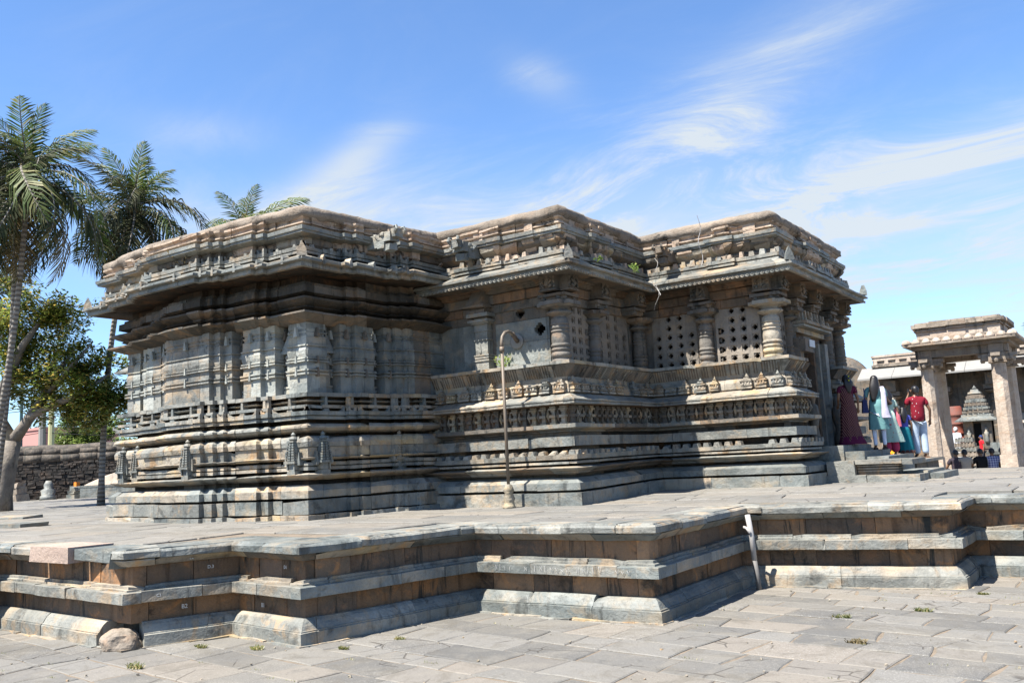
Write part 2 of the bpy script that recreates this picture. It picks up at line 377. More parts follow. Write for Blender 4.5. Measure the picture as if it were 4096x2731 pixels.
def prism(name, path, off, z0, z1, parent, mt, warp=None):
    """closed solid that follows the plan at a fixed inset"""
    P, nn, mm = mitres(path); vs = []
    for p, m_ in zip(P, mm):
        q = p+m_*off
        for z in (z0, z1): vs.append((q.x, q.y, z))
    n = len(P); fs = [(2*i, 2*i+2, 2*i+3, 2*i+1) for i in range(n-1)]
    fs += [(2*n-2, 0, 1, 2*n-1), tuple(2*i+1 for i in range(n)), tuple(2*i for i in reversed(range(n)))]
    return mesh(name, vs, fs, mt, parent)
def walk(path, off, pitch, start=.1, end=None, minlen=.15, phase=.5):
    """evenly spaced stations along every straight run: yields x, y, angle (outward = local -y)"""
    P, nn, mm = mitres(path)
    for i in range(len(P)-1):
        a = P[i]+mm[i]*off; b = P[i+1]+mm[i+1]*off; L = (b-a).length
        if L < minlen or (b-a).dot(P[i+1]-P[i]) < 0: continue
        k = max(1, round(L/pitch)); d = (b-a)/L; ang = math.atan2(d.y, d.x)
        for q in range(k):
            p = a+d*(L*(q+phase)/k); yield p.x, p.y, ang, i, q, k, L/k
def place(name, src, parent, x, y, z, ang, s=(1, 1, 1)):
    o = src.copy() if src.name in COL.objects and src.get('_used') else src
    if o is not src: COL.objects.link(o)
    src['_used'] = 1; o.parent = parent; o.location = (x, y, z); o.rotation_euler = (0, 0, ang); o.scale = s
    if '_used' in o and o is not src: del o['_used']
    return o

# ================================================================== TEMPLE
temple = thing('temple', 'low grey schist temple with staggered moulded walls, deep eaves and flat lime-capped parapet', 'temple')
H = [(0, 0), (.92, 0), (.92, .1), (1.12, .1), (1.12, .2), (1.92, .2), (1.92, .3), (2.1, .3), (2.1, .4), (2.34, .4), (2.34, .5)]
TOT = 6.14; CX, CY = -11.8, 10.67
def lit(h, tot, cx, cy): return [(cx-tot+s, cy-d) for s, d in h]+[(cx-s, cy-d) for s, d in reversed(h)]
def vside(h, cx, cy, cut): return [(cx+d, cy+s) for s, d in h[1:] if s < cut]
def full(h, tot, cx, cy, vend):
    a = lit(h, tot, cx, cy); v = vside(h, cx, cy, 9); return [(a[0][0], vend)]+a+v+[(v[-1][0], vend)]
P1 = full(H, TOT, CX, CY, 14.2)
P1C = [(-17.94, 14.2), (-17.94, 10.69), (-16.0, 10.45), (-13.8, 10.45), (-11.8, 10.69), (-11.42, 14.2)]
WH = [(0, 0), (.46, 0), (.46, -.34), (.73, -.34), (.73, .1), (1.02, .1), (1.02, .2), (1.50, .2), (1.50, -.16), (1.70, -.16), (1.70, .3), (1.92, .3), (1.92, .4), (2.12, .4), (2.12, .5)]
WX, WY, WTOT = -12.08, 10.95, 5.58
PW = full(WH, WTOT, WX, WY, 14.2)
P2 = [(-12.5, 13.5), (-8.05, 13.5), (-8.05, 16.85), (-5.15, 16.85), (-5.15, 18.55), (-6.5, 18.55)]
P3 = [(-6.5, 20.7), (-5.15, 20.7), (-5.15, 22.5), (-8.2, 22.5), (-8.2, 25.6), (-12, 25.6)]
P23 = P2[:4]+P3[2:]
def wz(x, y, z):
    d = fz(x, y)-1.16; return z+d*max(0, 1-(z-1.16)/1.2)
rg = random.Random(3)
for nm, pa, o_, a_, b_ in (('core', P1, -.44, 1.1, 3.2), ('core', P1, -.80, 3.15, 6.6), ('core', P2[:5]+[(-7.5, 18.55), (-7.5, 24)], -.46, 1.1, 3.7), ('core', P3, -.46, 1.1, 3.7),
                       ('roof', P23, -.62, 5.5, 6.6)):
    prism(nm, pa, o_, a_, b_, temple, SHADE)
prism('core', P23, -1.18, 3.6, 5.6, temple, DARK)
G2 = [GREY, GREY, GREYB, TAN]; GB = [GREYB, GREY, GREY]; GT = [GREY, TAN, TAN]; BR = [DARKREC, DARKREC, BROWNG]; BC = [BLK, BLK, BROWNG]
# --- vimana courses, bottom to top
def c1(nm, prof, mt=GREY, mats=None, path=P1, **k): return course(nm, path, prof, temple, mt, rng=rg, mats=mats, **k)
c1('footing_stone', [(.07, 1.10), (.06, 1.235)], mats=G2, j=.03, L=(.5, 1.1), chip=.5)
c1('plinth_block', [(0, 1.26), (0, 1.49)], mats=GB, L=(.9, 1.9), chip=.2)
c1('plinth_slab', [(-.03, 1.53), (-.03, 1.655), (-.06, 1.67), (-.15, 1.75)], mats=G2, L=(.8, 1.6), chip=.25, j=.01)
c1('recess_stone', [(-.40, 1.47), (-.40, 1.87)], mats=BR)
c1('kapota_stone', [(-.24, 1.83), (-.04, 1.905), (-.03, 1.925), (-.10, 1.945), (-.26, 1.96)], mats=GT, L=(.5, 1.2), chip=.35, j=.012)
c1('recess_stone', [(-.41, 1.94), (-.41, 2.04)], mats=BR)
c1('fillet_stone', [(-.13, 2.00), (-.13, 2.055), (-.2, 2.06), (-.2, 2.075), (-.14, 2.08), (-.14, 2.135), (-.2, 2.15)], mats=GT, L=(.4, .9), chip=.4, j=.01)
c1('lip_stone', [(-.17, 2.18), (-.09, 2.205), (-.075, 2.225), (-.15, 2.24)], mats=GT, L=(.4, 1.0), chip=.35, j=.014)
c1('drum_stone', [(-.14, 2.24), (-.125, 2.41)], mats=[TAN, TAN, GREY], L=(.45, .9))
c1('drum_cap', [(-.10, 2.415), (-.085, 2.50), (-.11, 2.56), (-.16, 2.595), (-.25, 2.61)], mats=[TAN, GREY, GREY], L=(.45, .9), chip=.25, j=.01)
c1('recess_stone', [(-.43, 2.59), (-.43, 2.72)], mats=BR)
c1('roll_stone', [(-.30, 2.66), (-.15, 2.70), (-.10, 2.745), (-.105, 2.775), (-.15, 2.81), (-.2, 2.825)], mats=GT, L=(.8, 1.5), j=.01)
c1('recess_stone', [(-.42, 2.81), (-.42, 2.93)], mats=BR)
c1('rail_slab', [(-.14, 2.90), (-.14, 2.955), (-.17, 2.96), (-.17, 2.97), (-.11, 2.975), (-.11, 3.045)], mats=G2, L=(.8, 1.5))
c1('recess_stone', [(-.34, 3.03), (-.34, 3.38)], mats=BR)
c1('rail_slab', [(-.14, 3.10), (-.14, 3.155)], mats=G2, L=(.8, 1.5))
c1('rail_slab', [(-.21, 3.21), (-.17, 3.235), (-.21, 3.25)], mats=G2, L=(.8, 1.5))
c1('rail_slab', [(-.135, 3.305), (-.135, 3.375)], mats=G2, L=(.8, 1.5), chip=.2)
for x, y, a, i, q, k, l in walk(P1, -.15, .62, minlen=.1):
    m = MB(); w = .035+R.random()*.01; m.add([(-w, 0, 3.09), (w, 0, 3.09), (w*.6, 0, 3.32), (-w*.6, 0, 3.32), (-w, .12, 3.09), (w, .12, 3.09), (w*.6, .12, 3.32), (-w*.6, .12, 3.32)],
        [(0, 1, 2, 3), (1, 5, 6, 2), (4, 0, 3, 7), (5, 4, 7, 6)])
    m.build('rail_fin', rg.choice(G2), temple, loc=(x, y, 0), rot=(0, 0, a))
    if l > .3:
        m = MB(); m.add([(-.08, 0, 3.04), (.08, 0, 3.04), (.06, 0, 3.085), (.03, 0, 3.105), (-.03, 0, 3.105), (-.06, 0, 3.085)]+[(-.08, .05, 3.04), (.08, .05, 3.04), (.06, .05, 3.085), (.03, .05, 3.105), (-.03, .05, 3.105), (-.06, .05, 3.085)],
            [(0, 1, 2, 3, 4, 5)]+[(k1, (k1+6), (k1+1) % 6+6, (k1+1) % 6) for k1 in range(6)])
        m.build('merlon', rg.choice(G2), temple, loc=(x, y, 0), rot=(0, 0, a))
def ends(path, off, z0, z1, w, mats, nm='merlon', t=.07):
    P, nn, mm = mitres(path)
    for i in range(len(P)-1):
        a = P[i]+mm[i]*off; b = P[i+1]+mm[i+1]*off; L = (b-a).length
        if L < .16 or (b-a).dot(P[i+1]-P[i]) < 0: continue
        d = (b-a)/L; ang = math.atan2(d.y, d.x)
        for p, s in ((a, 1), (b, -1)):
            m = MB(); f0 = [(0, 0, z0), (s*w, 0, z0), (s*w*.45, 0, z0+(z1-z0)*.45), (s*w*.3, 0, z1), (0, 0, z1)]
            m.add(f0+[(x_, t, z_) for x_, y_, z_ in f0], [(0, 1, 2, 3, 4) if s > 0 else (4, 3, 2, 1, 0), (9, 8, 7, 6, 5) if s > 0 else (5, 6, 7, 8, 9)]+[(k1, k1+5, (k1+1) % 5+5, (k1+1) % 5) for k1 in range(5)])
            m.build(nm, rg.choice(mats), temple, loc=(p.x, p.y, 0), rot=(0, 0, ang))
ends(P1[1:-1], -.112, 3.045, 3.12, .10, G2)
# wall of the vimana
wp = [(0, 3.375), (0, 3.70), (.042, 3.708), (.042, 3.738), (.004, 3.745), (.004, 3.765), (.042, 3.772), (.042, 3.80), (0, 3.808), (0, 3.93), (.042, 3.94), (.042, 3.965), (.004, 3.97), (.004, 3.985),
      (.03, 3.99), (.03, 4.015), (.005, 4.02), (.02, 4.08), (.022, 4.15), (.004, 4.21), (.0, 4.22), (.03, 4.228), (.03, 4.25), (.003, 4.257), (.003, 4.41), (-.02, 4.42), (-.02, 4.46), (.0, 4.468), (.0, 4.49), (-.02, 4.498), (-.02, 4.53), (0, 4.54), (0, 4.67)]
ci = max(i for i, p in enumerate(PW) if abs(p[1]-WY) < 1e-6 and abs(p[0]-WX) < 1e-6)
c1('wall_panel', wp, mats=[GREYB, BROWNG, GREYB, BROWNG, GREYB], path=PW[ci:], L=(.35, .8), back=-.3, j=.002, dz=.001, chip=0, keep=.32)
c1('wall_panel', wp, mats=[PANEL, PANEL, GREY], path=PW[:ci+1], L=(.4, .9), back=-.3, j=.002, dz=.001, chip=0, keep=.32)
for h_, sgn in ((1, 1),):
    for s, dd in ((.595, -.16), (1.60, -.0)):
        spots = [(WX-s, WY-dd, 0), (WX-WTOT+s, WY-dd, 0), (WX+dd, WY+s, PI/2)]
        for (x, y, a) in spots:
            m = MB(); w = .085 if s < 1 else .07
            m.box(-w, w, -.10, .12, 3.375, 3.46); m.box(-w*.8, w*.8, -.085, .12, 3.46, 3.50); m.box(-w, w, -.10, .12, 3.50, 3.53)
            m.box(-w*.62, w*.62, -.065, .12, 3.53, 3.80); m.box(-w*.9, w*.9, -.09, .12, 3.80, 3.82); m.box(-w*.55, w*.55, -.06, .12, 3.82, 3.93)
            m.box(-w*.75, w*.75, -.075, .12, 3.93, 3.98); m.box(-w*.6, w*.6, -.06, .12, 3.98, 4.03); m.lathe([(w*.75, 4.03), (w*1.0, 4.07), (w*.75, 4.11), (w*.6, 4.13)], 8, (0, -.03, 0))
            m.box(-w*1.5, w*1.5, -.14, .1, 4.13, 4.17)
            m.box(-w*1.4, w*1.4, -.125, .1, 4.17, 4.48, tx=w*1.0, ty=.085); m.lathe([(.03, 4.48), (.045, 4.52), (.02, 4.56), (.03, 4.6), (.01, 4.66)], 8, (0, -.02, 0))
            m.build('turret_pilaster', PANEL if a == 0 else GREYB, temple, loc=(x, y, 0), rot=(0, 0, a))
# vertical pendant leaves on the fillet bands
for x, y, a, i, q, k, l in walk(PW[1:-1], .0, 2, minlen=.2):
    for z0, h0, w in ((3.68, .16, .028), (3.92, .13, .025), (4.40, .17, .05)):
        m = MB(); m.add([(-w, -.062, z0), (w, -.062, z0), (w*.25, -.058, z0+h0), (-w*.25, -.058, z0+h0), (-w, .0, z0), (w, .0, z0), (w*.25, 0, z0+h0), (-w*.25, 0, z0+h0)], [(0, 1, 2, 3), (1, 5, 6, 2), (4, 0, 3, 7), (3, 2, 6, 7), (0, 4, 5, 1)])
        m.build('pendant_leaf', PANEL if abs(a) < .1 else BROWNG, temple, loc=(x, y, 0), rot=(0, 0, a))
# capital and eave zone
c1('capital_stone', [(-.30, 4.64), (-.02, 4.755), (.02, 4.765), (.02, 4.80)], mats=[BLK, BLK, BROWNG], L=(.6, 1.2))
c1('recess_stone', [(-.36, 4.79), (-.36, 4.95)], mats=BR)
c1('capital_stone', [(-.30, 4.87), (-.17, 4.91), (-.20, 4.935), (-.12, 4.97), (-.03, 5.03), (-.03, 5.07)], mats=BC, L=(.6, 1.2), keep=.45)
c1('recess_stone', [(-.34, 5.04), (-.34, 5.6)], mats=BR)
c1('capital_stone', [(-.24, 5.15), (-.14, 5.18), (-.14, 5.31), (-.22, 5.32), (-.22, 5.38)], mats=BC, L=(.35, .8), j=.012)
c1('soffit_stone', [(-.24, 5.60), (.22, 5.502), (.225, 5.53)], mats=[DARKREC], L=(.9, 1.6))
c1('eave_stone', [(-.22, 5.66), (.22, 5.545), (.23, 5.51), (.30, 5.515), (.305, 5.57), (.29, 5.575), (.29, 5.60), (.37, 5.61), (.38, 5.62), (.38, 5.65), (.35, 5.655), (.35, 5.675), (.06, 5.79)], mats=GB, L=(.9, 1.7), j=.005, chip=.05, back=-.3)
c1('recess_stone', [(-.14, 5.74), (-.14, 5.84)], mats=BR)
P1P = P1
c1('parapet_slab', [(.08, 5.80), (.12, 5.805), (.12, 5.845), (.08, 5.85), (.08, 5.865), (.11, 5.87), (.12, 5.935)], mats=[GREYB, GREYB, GREY], L=(.6, 1.2), chip=.2)
c1('recess_stone', [(-.06, 5.91), (-.05, 5.97), (.02, 6.02), (.02, 6.10), (.0, 6.16)], mats=[BROWNG, TAN, PLAST], j=.03, L=(.3, .8), chip=.3)
c1('cornice_slab', [(.0, 6.13), (.17, 6.16), (.17, 6.20), (.195, 6.205), (.20, 6.27)], mats=GB, L=(.6, 1.3), chip=.2)
c1('plaster_wall', [(.03, 6.27), (.03, 6.35), (.085, 6.36), (.085, 6.385), (.03, 6.395), (.04, 6.44), (.085, 6.48), (.085, 6.52)], mats=[PLAST], L=(.3, .8), j=.022, chip=.3)
def offset_path(path, off):
    P, nn, mm = mitres(path); return [tuple(p+m_*off) for p, m_ in zip(P, mm)]
def coping(path, off, z, name='coping'):
    path = offset_path(path, off); off = 0
    S = stations(path, step=.075, keep=.24); vs = []; rr = random.Random(11); prof = [(-.02, -.05), (.045, -.02), (.06, .04), (.055, .10), (.01, .15), (-.08, .175), (-.18, .165)]
    for i, (s, p, m_, c) in enumerate(S):
        for k, (o, zz) in enumerate(prof):
            q = p+m_*(o+off+.035*noise.noise(Vector((p.x*2.3, p.y*2.3, k*.6)))+.016*noise.noise(Vector((p.x*9, p.y*9, k*1.3)))+.008*noise.noise(Vector((p.x*25, p.y*25, k*2))))
            w = .035*noise.noise(Vector((q.x*.9, q.y*.9, 5)))+.014*noise.noise(Vector((q.x*5, q.y*5, k)))+.006*noise.noise(Vector((q.x*16, q.y*16, k)))+(-.10*max(0, noise.noise(Vector((q.x*2.2, q.y*2.2, 9)))) if k == 0 else 0)
            vs.append((q.x, q.y, z+zz+w))
    n = len(prof); fs = [(i*n+k, (i+1)*n+k, (i+1)*n+k+1, i*n+k+1) for i in range(len(S)-1) for k in range(n-1)]
    return mesh(name, vs, fs, COPE, temple, True)
coping(P1C, .06, 6.53)
for (x, y, a) in [(-12.26+.5, 10.3, 0)]: pass
for x, y, a, i, q, k, l in walk(P1[1:-1], .32, .9, minlen=.16):
    m = MB(); m.add([(-.03, 0, 5.59), (.03, 0, 5.59), (.03, 0, 5.70), (0, 0, 5.76), (-.03, 0, 5.70)]+[(-.03, .14, 5.69), (.03, .14, 5.69), (.03, .14, 5.73), (0, .14, 5.76), (-.03, .14, 5.73)],
        [(0, 1, 2, 3, 4)]+[(k1, k1+5, (k1+1) % 5+5, (k1+1) % 5) for k1 in range(5)]+[(9, 8, 7, 6, 5)])
    m.build('eave_boss', rg.choice(GB), temple, loc=(x-math.sin(a)*-.055, y-math.cos(a)*.055, 0), rot=(0, 0, a))
ends(P1[1:-1], .105, 5.93, 6.02, .12, GB)
for x, y, a, i, q, k, l in walk(P1[1:-1], .10, .45, minlen=.3):
    m = MB(); m.box(-.05, .05, 0, .06, 5.92, 5.985, .006, tx=.02); m.build('merlon', rg.choice(GB), temple, loc=(x, y, 0), rot=(0, 0, a))

# miniature towers fixed on the vimana plinth
def minitower(x, y, a, s=1, mt=GREYB, plain_=False):
    m = MB()
    m.box(-.10, .10, -.08, .1, 1.93, 2.0); m.box(-.07, .07, -.06, .1, 2.0, 2.13, .004); m.box(-.10, -.075, -.09, .08, 2.02, 2.14); m.box(.075, .10, -.09, .08, 2.02, 2.14)
    m.box(-.14, .14, -.12, .1, 2.13, 2.17); 
    m.box(-.13, .13, -.06, .12, 2.17, 2.52, tx=.05, ty=.03)
    for k in range(5):
        for i in range(7):
            z0 = 2.18+i*.045; t = (z0-2.18)/.36; xx = (-.10+k*.05)*(1-.42*t); w = .017*(1-.35*t)
            m.box(xx-w, xx+w, -.115+.035*t+(.012 if k % 2 else 0), .0, z0, z0+.033)
    m.box(-.085, .085, -.09, .08, 2.50, 2.53); m.lathe([(.06, 2.53), (.085, 2.56), (.06, 2.60), (.03, 2.61), (.045, 2.64), (.01, 2.68)], 10, (0, -.01, 0))
    for o in (-1, 1): m.box(o*.17-.03, o*.17+.03, -.05, .1, 2.10, 2.32, .01, tx=.02)
    m.build('miniature_tower', mt, temple, loc=(x, y, 0), rot=(0, 0, a))
for x in (CX-.46, CX-2.3-.35, CX-5.2): minitower(x, CY+.11-(.18 if x == CX-2.65 else 0), 0)
minitower(-14.6, CY+.11-.5, 0); minitower(-17.5, CY+.11, 0)
minitower(CX-.11, CY+.46, PI/2); minitower(CX+.1, 12.9, PI/2)
# projecting niche shrine at the far side of the vimana
m = MB(); m.box(-18.75, -17.6, 11.3, 12.6, 4.36, 4.40, tx=-.02); m.box(-18.72, -17.6, 11.33, 12.6, 4.40, 4.62, tx=.35, ty=.3); m.box(-18.35, -17.6, 11.6, 12.4, 4.22, 4.36)
m.box(-18.6, -17.7, 11.5, 12.4, 3.0, 3.08); m.box(-18.8, -17.7, 11.3, 12.4, 2.75, 2.86, tx=.1); m.box(-18.5, -17.7, 11.6, 12.3, 1.2, 2.8); m.box(-18.25, -17.7, 11.7, 12.3, 3.05, 4.3)
m.build('side_niche', GREY, temple)

# --- mandapa courses
def c2(nm, prof, mt=GREY, mats=None, paths=(P2[:5], P3[1:]), **k):
    for pa in paths: course(nm, pa, prof, temple, mt, rng=rg, mats=mats, warp=wz, **k)
rk = random.Random(31)
# jamb returns are part of the path for the doorway faces
PL = (P2, P3)
c2('plinth_block', [(0, 1.10), (0, 1.385)], mats=[GREYB, GREYB, GREY], paths=PL, L=(1.1, 2.2), chip=.15)
c2('plinth_slab', [(-.05, 1.43), (-.05, 1.555), (-.08, 1.57), (-.19, 1.645)], mats=[GREYB, GREY], paths=PL, L=(.9, 2), chip=.2)
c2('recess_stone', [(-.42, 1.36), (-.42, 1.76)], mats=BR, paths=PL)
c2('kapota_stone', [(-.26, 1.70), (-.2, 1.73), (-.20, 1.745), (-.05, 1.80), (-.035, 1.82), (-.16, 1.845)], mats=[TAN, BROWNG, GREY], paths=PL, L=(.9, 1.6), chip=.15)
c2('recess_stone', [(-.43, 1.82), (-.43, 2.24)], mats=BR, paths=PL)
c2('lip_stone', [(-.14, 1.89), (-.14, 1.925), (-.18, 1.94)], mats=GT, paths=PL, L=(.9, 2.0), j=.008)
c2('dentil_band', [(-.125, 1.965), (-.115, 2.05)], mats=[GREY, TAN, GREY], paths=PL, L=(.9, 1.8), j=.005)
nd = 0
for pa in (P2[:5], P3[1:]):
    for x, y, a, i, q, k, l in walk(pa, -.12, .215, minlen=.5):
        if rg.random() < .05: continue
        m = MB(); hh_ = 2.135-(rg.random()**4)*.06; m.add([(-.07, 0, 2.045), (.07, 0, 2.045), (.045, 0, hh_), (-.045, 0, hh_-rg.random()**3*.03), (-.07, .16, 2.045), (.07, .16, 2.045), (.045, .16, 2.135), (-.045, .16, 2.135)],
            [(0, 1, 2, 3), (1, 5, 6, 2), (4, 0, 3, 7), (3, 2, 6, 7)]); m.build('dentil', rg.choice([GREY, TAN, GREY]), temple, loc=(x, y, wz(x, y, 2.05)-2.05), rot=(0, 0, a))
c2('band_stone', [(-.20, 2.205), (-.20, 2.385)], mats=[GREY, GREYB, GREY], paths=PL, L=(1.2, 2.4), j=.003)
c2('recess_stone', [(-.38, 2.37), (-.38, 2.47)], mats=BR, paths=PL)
c2('shelf_slab', [(-.38, 2.455), (-.32, 2.465), (-.32, 2.49), (-.14, 2.525), (-.11, 2.53), (-.11, 2.60)], mats=[TAN, BROWNG, GREY], paths=PL, L=(.9, 1.8), chip=.1)
c2('frieze_stone', [(-.42, 2.60), (-.42, 2.97)], mats=[BROWNG, BROWN], paths=PL)
for pa in (P2[:5], P3[1:]):
    for x, y, a, i, q, k, l in walk(pa, -.40, .21, minlen=.5):
        if rg.random() < .04: continue
        m = MB(); w = .052*rg.uniform(.85, 1.12)
        m.box(-w*1.2, w*1.2, -.07, .03, 2.60, 2.64); m.box(-w*.8, w*.8, -.045, .03, 2.64, 2.73); m.box(-w*1.25, w*1.25, -.09, .03, 2.73, 2.78); m.box(-w*.7, w*.7, -.04, .03, 2.78, 2.84)
        m.box(-w*.9, w*.9, -.055, .03, 2.84, 2.87); m.box(-w*1.5, w*1.5, -.08, .03, 2.87, 2.90); m.box(-w*1.2, w*1.2, -.06, .03, 2.90, 2.94)
        m.build('frieze_pilaster', rg.choice([BROWNG, TAN]), temple, loc=(x, y, 0), rot=(0, 0, a))
        dx, dy = math.cos(a)*l*.5, math.sin(a)*l*.5
        if rg.random() < .85:
            m = MB(); m.add([(0, -.03, 2.66), (.035, -.06, 2.76), (0, -.05, 2.92), (-.035, -.06, 2.76), (0, -.10, 2.77)], [(0, 1, 4), (1, 2, 4), (2, 3, 4), (3, 0, 4)])
            m.add([(-.05, -.05, 2.77), (0, -.08, 2.72), (.05, -.05, 2.77), (0, -.08, 2.82)], [(0, 1, 2, 3)])
            m.build('frieze_leaf', rg.choice([BROWNG, TAN]), temple, loc=(x+dx, y+dy, 0), rot=(0, 0, a))
c2('sill_soffit', [(-.42, 2.945), (-.13, 2.955)], mats=[BROWN, BROWNG], paths=PL)
c2('sill_eave', [(-.15, 2.955), (-.11, 2.96), (-.11, 2.995), (-.125, 3.0), (-.125, 3.01), (-.10, 3.015), (-.10, 3.04), (-.16, 3.06), (-.30, 3.15)], mats=[TAN, GREY, GREY], paths=PL, L=(.7, 1.5), chip=.15)
c2('recess_stone', [(-.36, 3.12), (-.36, 3.19)], mats=[BROWNG], paths=PL)
c2('relief_stone', [(-.34, 3.18), (-.36, 3.30), (-.42, 3.40), (-.42, 3.48)], mats=[TAN, TAN, GREY], paths=PL, L=(.6, 1.1))
def minishrine():
    m = MB(); m.box(-.115, .115, -.07, .05, 3.175, 3.215); m.box(-.10, .10, -.045, .05, 3.215, 3.235); m.box(-.115, .115, -.07, .05, 3.235, 3.255)
    m.box(-.11, .11, -.06, .1, 3.255, 3.315, ty=.01)
    for k in (-.06, 0, .06): m.box(k-.018, k+.018, -.072, .1, 3.26, 3.305)
    m.box(-.125, .125, -.075, .1, 3.315, 3.33); m.box(-.095, .095, -.045, .12, 3.335, 3.352); m.box(-.075, .075, -.035, .12, 3.356, 3.372); m.box(-.05, .05, -.03, .14, 3.376, 3.40)
    m.lathe([(.022, 3.40), (.038, 3.42), (.02, 3.445), (.008, 3.48)], 8, (0, -.0, 0)); return m
for pa in (P2[:5], P3[1:]):
    for x, y, a, i, q, k, l in walk(pa, -.345, .325, minlen=.5):
        if rg.random() < .05: continue
        mo = minishrine(); cutz = rg.choice((9, 9, 9, 3.41, 3.36)); q_ = rg.uniform(.006, .014)
        mo.v = [(vx*rg.uniform(.94, 1.06)+rg.uniform(-q_, q_)*.5, vy*1.25+rg.uniform(-q_, q_), min(vz, cutz+rg.uniform(-.01, .01))+rg.uniform(-q_, q_)*.4) for vx, vy, vz in mo.v]
        s = rg.uniform(.8, 1.18); o = mo.build('relief_shrine', rg.choice([TAN, TAN, GREY]), temple, loc=(x+math.cos(a)*rg.uniform(-.025, .025), y+math.sin(a)*rg.uniform(-.025, .025), 0), rot=(0, 0, a)); o.scale = (s, 1, 1)
c2('seat_back', [(-.42, 3.47), (-.27, 3.685)], mats=[BROWNG, GREY, TAN], paths=PL, L=(.7, 1.3))
c2('seat_top', [(-.26, 3.69), (-.235, 3.695), (-.235, 3.755)], mats=[GREY, TAN, GREY], paths=PL, L=(.7, 1.4), back=-1.3, keep=.6)
for pa in (P2[:5], P3[1:]):
    m = MB()
    for x, y, a, i, q, k, l in walk(pa, -.42, .055, minlen=.5):
        if rg.random() < .12: continue
        w = rg.uniform(.011, .02); ca, sa = math.cos(a), math.sin(a); sl = .035
        def T_(lx, ly, z): return (x+lx*ca-ly*sa, y+lx*sa+ly*ca, z)
        z0, z1 = 3.475, 3.68-(.05 if rg.random() < .1 else 0)
        o0, o1 = -.0, -.142
        m.add([T_(-w, o0, z0), (T_(0, o0-.022, z0)), T_(w, o0, z0), T_(-w+sl, o1, z1), T_(sl, o1-.022, z1), T_(w+sl, o1, z1)], [(0, 1, 4, 3), (1, 2, 5, 4)])
    stuff(m.build('seat_back_ribs', BROWNG, temple))
# walls behind the pillars
def hole_cell(m, cx, cz, c, a, y0=-.04, rec=.02, dep=.12, frame=True, W_=None, H_=None):
    """one square cell with a sunk frame and a stepped lozenge opening"""
    W_ = W_ or c*2; H_ = H_ or c*2; t = a/3; q = c*.68 if frame else None
    hv = [(a, -t), (a, t), (2*t, t), (2*t, 2*t), (t, 2*t), (t, a), (-t, a), (-t, 2*t), (-2*t, 2*t), (-2*t, t), (-a, t), (-a, -t), (-2*t, -t), (-2*t, -2*t), (-t, -2*t), (-t, -a), (t, -a), (t, -2*t), (2*t, -2*t), (2*t, -t)]
    O = [(W_/2, -H_/2), (W_/2, H_/2), (-W_/2, H_/2), (-W_/2, -H_/2)]
    vs = [(cx+x, y0, cz+z) for x, z in O]; b = []; n = 4
    if frame:
        S4 = [(q, -q), (q, q), (-q, q), (-q, -q)]
        vs += [(cx+x, y0, cz+z) for x, z in S4]+[(cx+x, y0+rec, cz+z) for x, z in S4]
        fs = [(i, 4+i, 4+(i+1) % 4, (i+1) % 4) for i in range(4)]+[(4+i, 8+i, 8+(i+1) % 4, 4+(i+1) % 4) for i in range(4)]; n = 12; yb = y0+rec; base = 8
    else: fs = []; yb = y0; base = 0
    hb = n; vs += [(cx+x, yb, cz+z) for x, z in hv]+[(cx+x, y0+dep, cz+z) for x, z in hv]
    for i in range(4):   # side i spans corner i..i+1
        ids = [(3+5*i-k) % 20 for k in range(6)]
        fs.append((base+i, *[hb+k for k in reversed(ids)], base+(i+1) % 4)[::-1])
    fs += [(hb+k, hb+(k+1) % 20, hb+20+(k+1) % 20, hb+20+k) for k in range(20)]
    m.add(vs, fs)
def screen(name, x, y, a, w, h, z0, nx, nz, mt, skip=lambda i, k: False, frame=True, ar=.33, joints=(2, 4)):
    m = MB(); cw, ch = w/nx, h/nz; c = min(cw, ch)/2
    for i in range(nx):
        for k in range(nz):
            cx = -w/2+cw*(i+.5); cz = ch*(k+.5)+z0; off = R.uniform(-.004, .004)-(.008 if k < joints[0] else (0 if k < joints[1] else -.006))
            if skip(i, k): m.add([(cx-cw/2, -.04, cz-ch/2), (cx+cw/2, -.04, cz-ch/2), (cx+cw/2, -.04, cz+ch/2), (cx-cw/2, -.04, cz+ch/2)], [(0, 1, 2, 3)])
            else: hole_cell(m, cx, cz, c, c*ar*2, y0=-.04, frame=frame, W_=cw, H_=ch)
    for q in joints:
        pass
    return m.build(name, mt, temple, loc=(x, y, 0), rot=(0, 0, a))
YW, XW, YW3, XW3 = 14.25, -8.80, 17.60, -5.90
c2('beam_stone', [(-.80, 4.86), (-.66, 4.90), (-.66, 5.06)], mats=[BROWNG, BROWN], paths=(P23,), L=(.8, 1.5), back=-1.2, keep=.6)
c2('beam_stone', [(-.69, 5.07), (-.62, 5.08), (-.62, 5.25)], mats=[BROWNG, BROWN, TAN], paths=(P23,), L=(1, 1.8), back=-1.2, keep=.6)
c2('beam_stone', [(-.66, 5.26), (-.56, 5.28), (-.56, 5.34), (-.5, 5.35), (-.5, 5.44)], mats=[BROWNG, BROWN], paths=(P23,), L=(1, 1.8), back=-1.2, keep=.6)
def jsk(i, k): return k >= 4 and i in (0, 3)
def flat(i, k): return True
screen('jali_screen', XW, (14.42+15.28)/2+.03, PI/2, .98, 1.18, 3.745, 4, 6, JALI, jsk, ar=.285)
screen('jali_screen', XW, (15.62+17.0)/2, PI/2, 1.38, 1.18, 3.745, 4, 6, JALI, jsk, ar=.285)
screen('jali_screen', (-8.45-7.42)/2, YW3, 0, 1.02, 1.18, 3.745, 4, 6, JALI, jsk, ar=.285)
screen('jali_screen', (-6.95-6.1)/2, YW3, 0, .95, 1.18, 3.745, 4, 6, JALI, jsk, ar=.285)
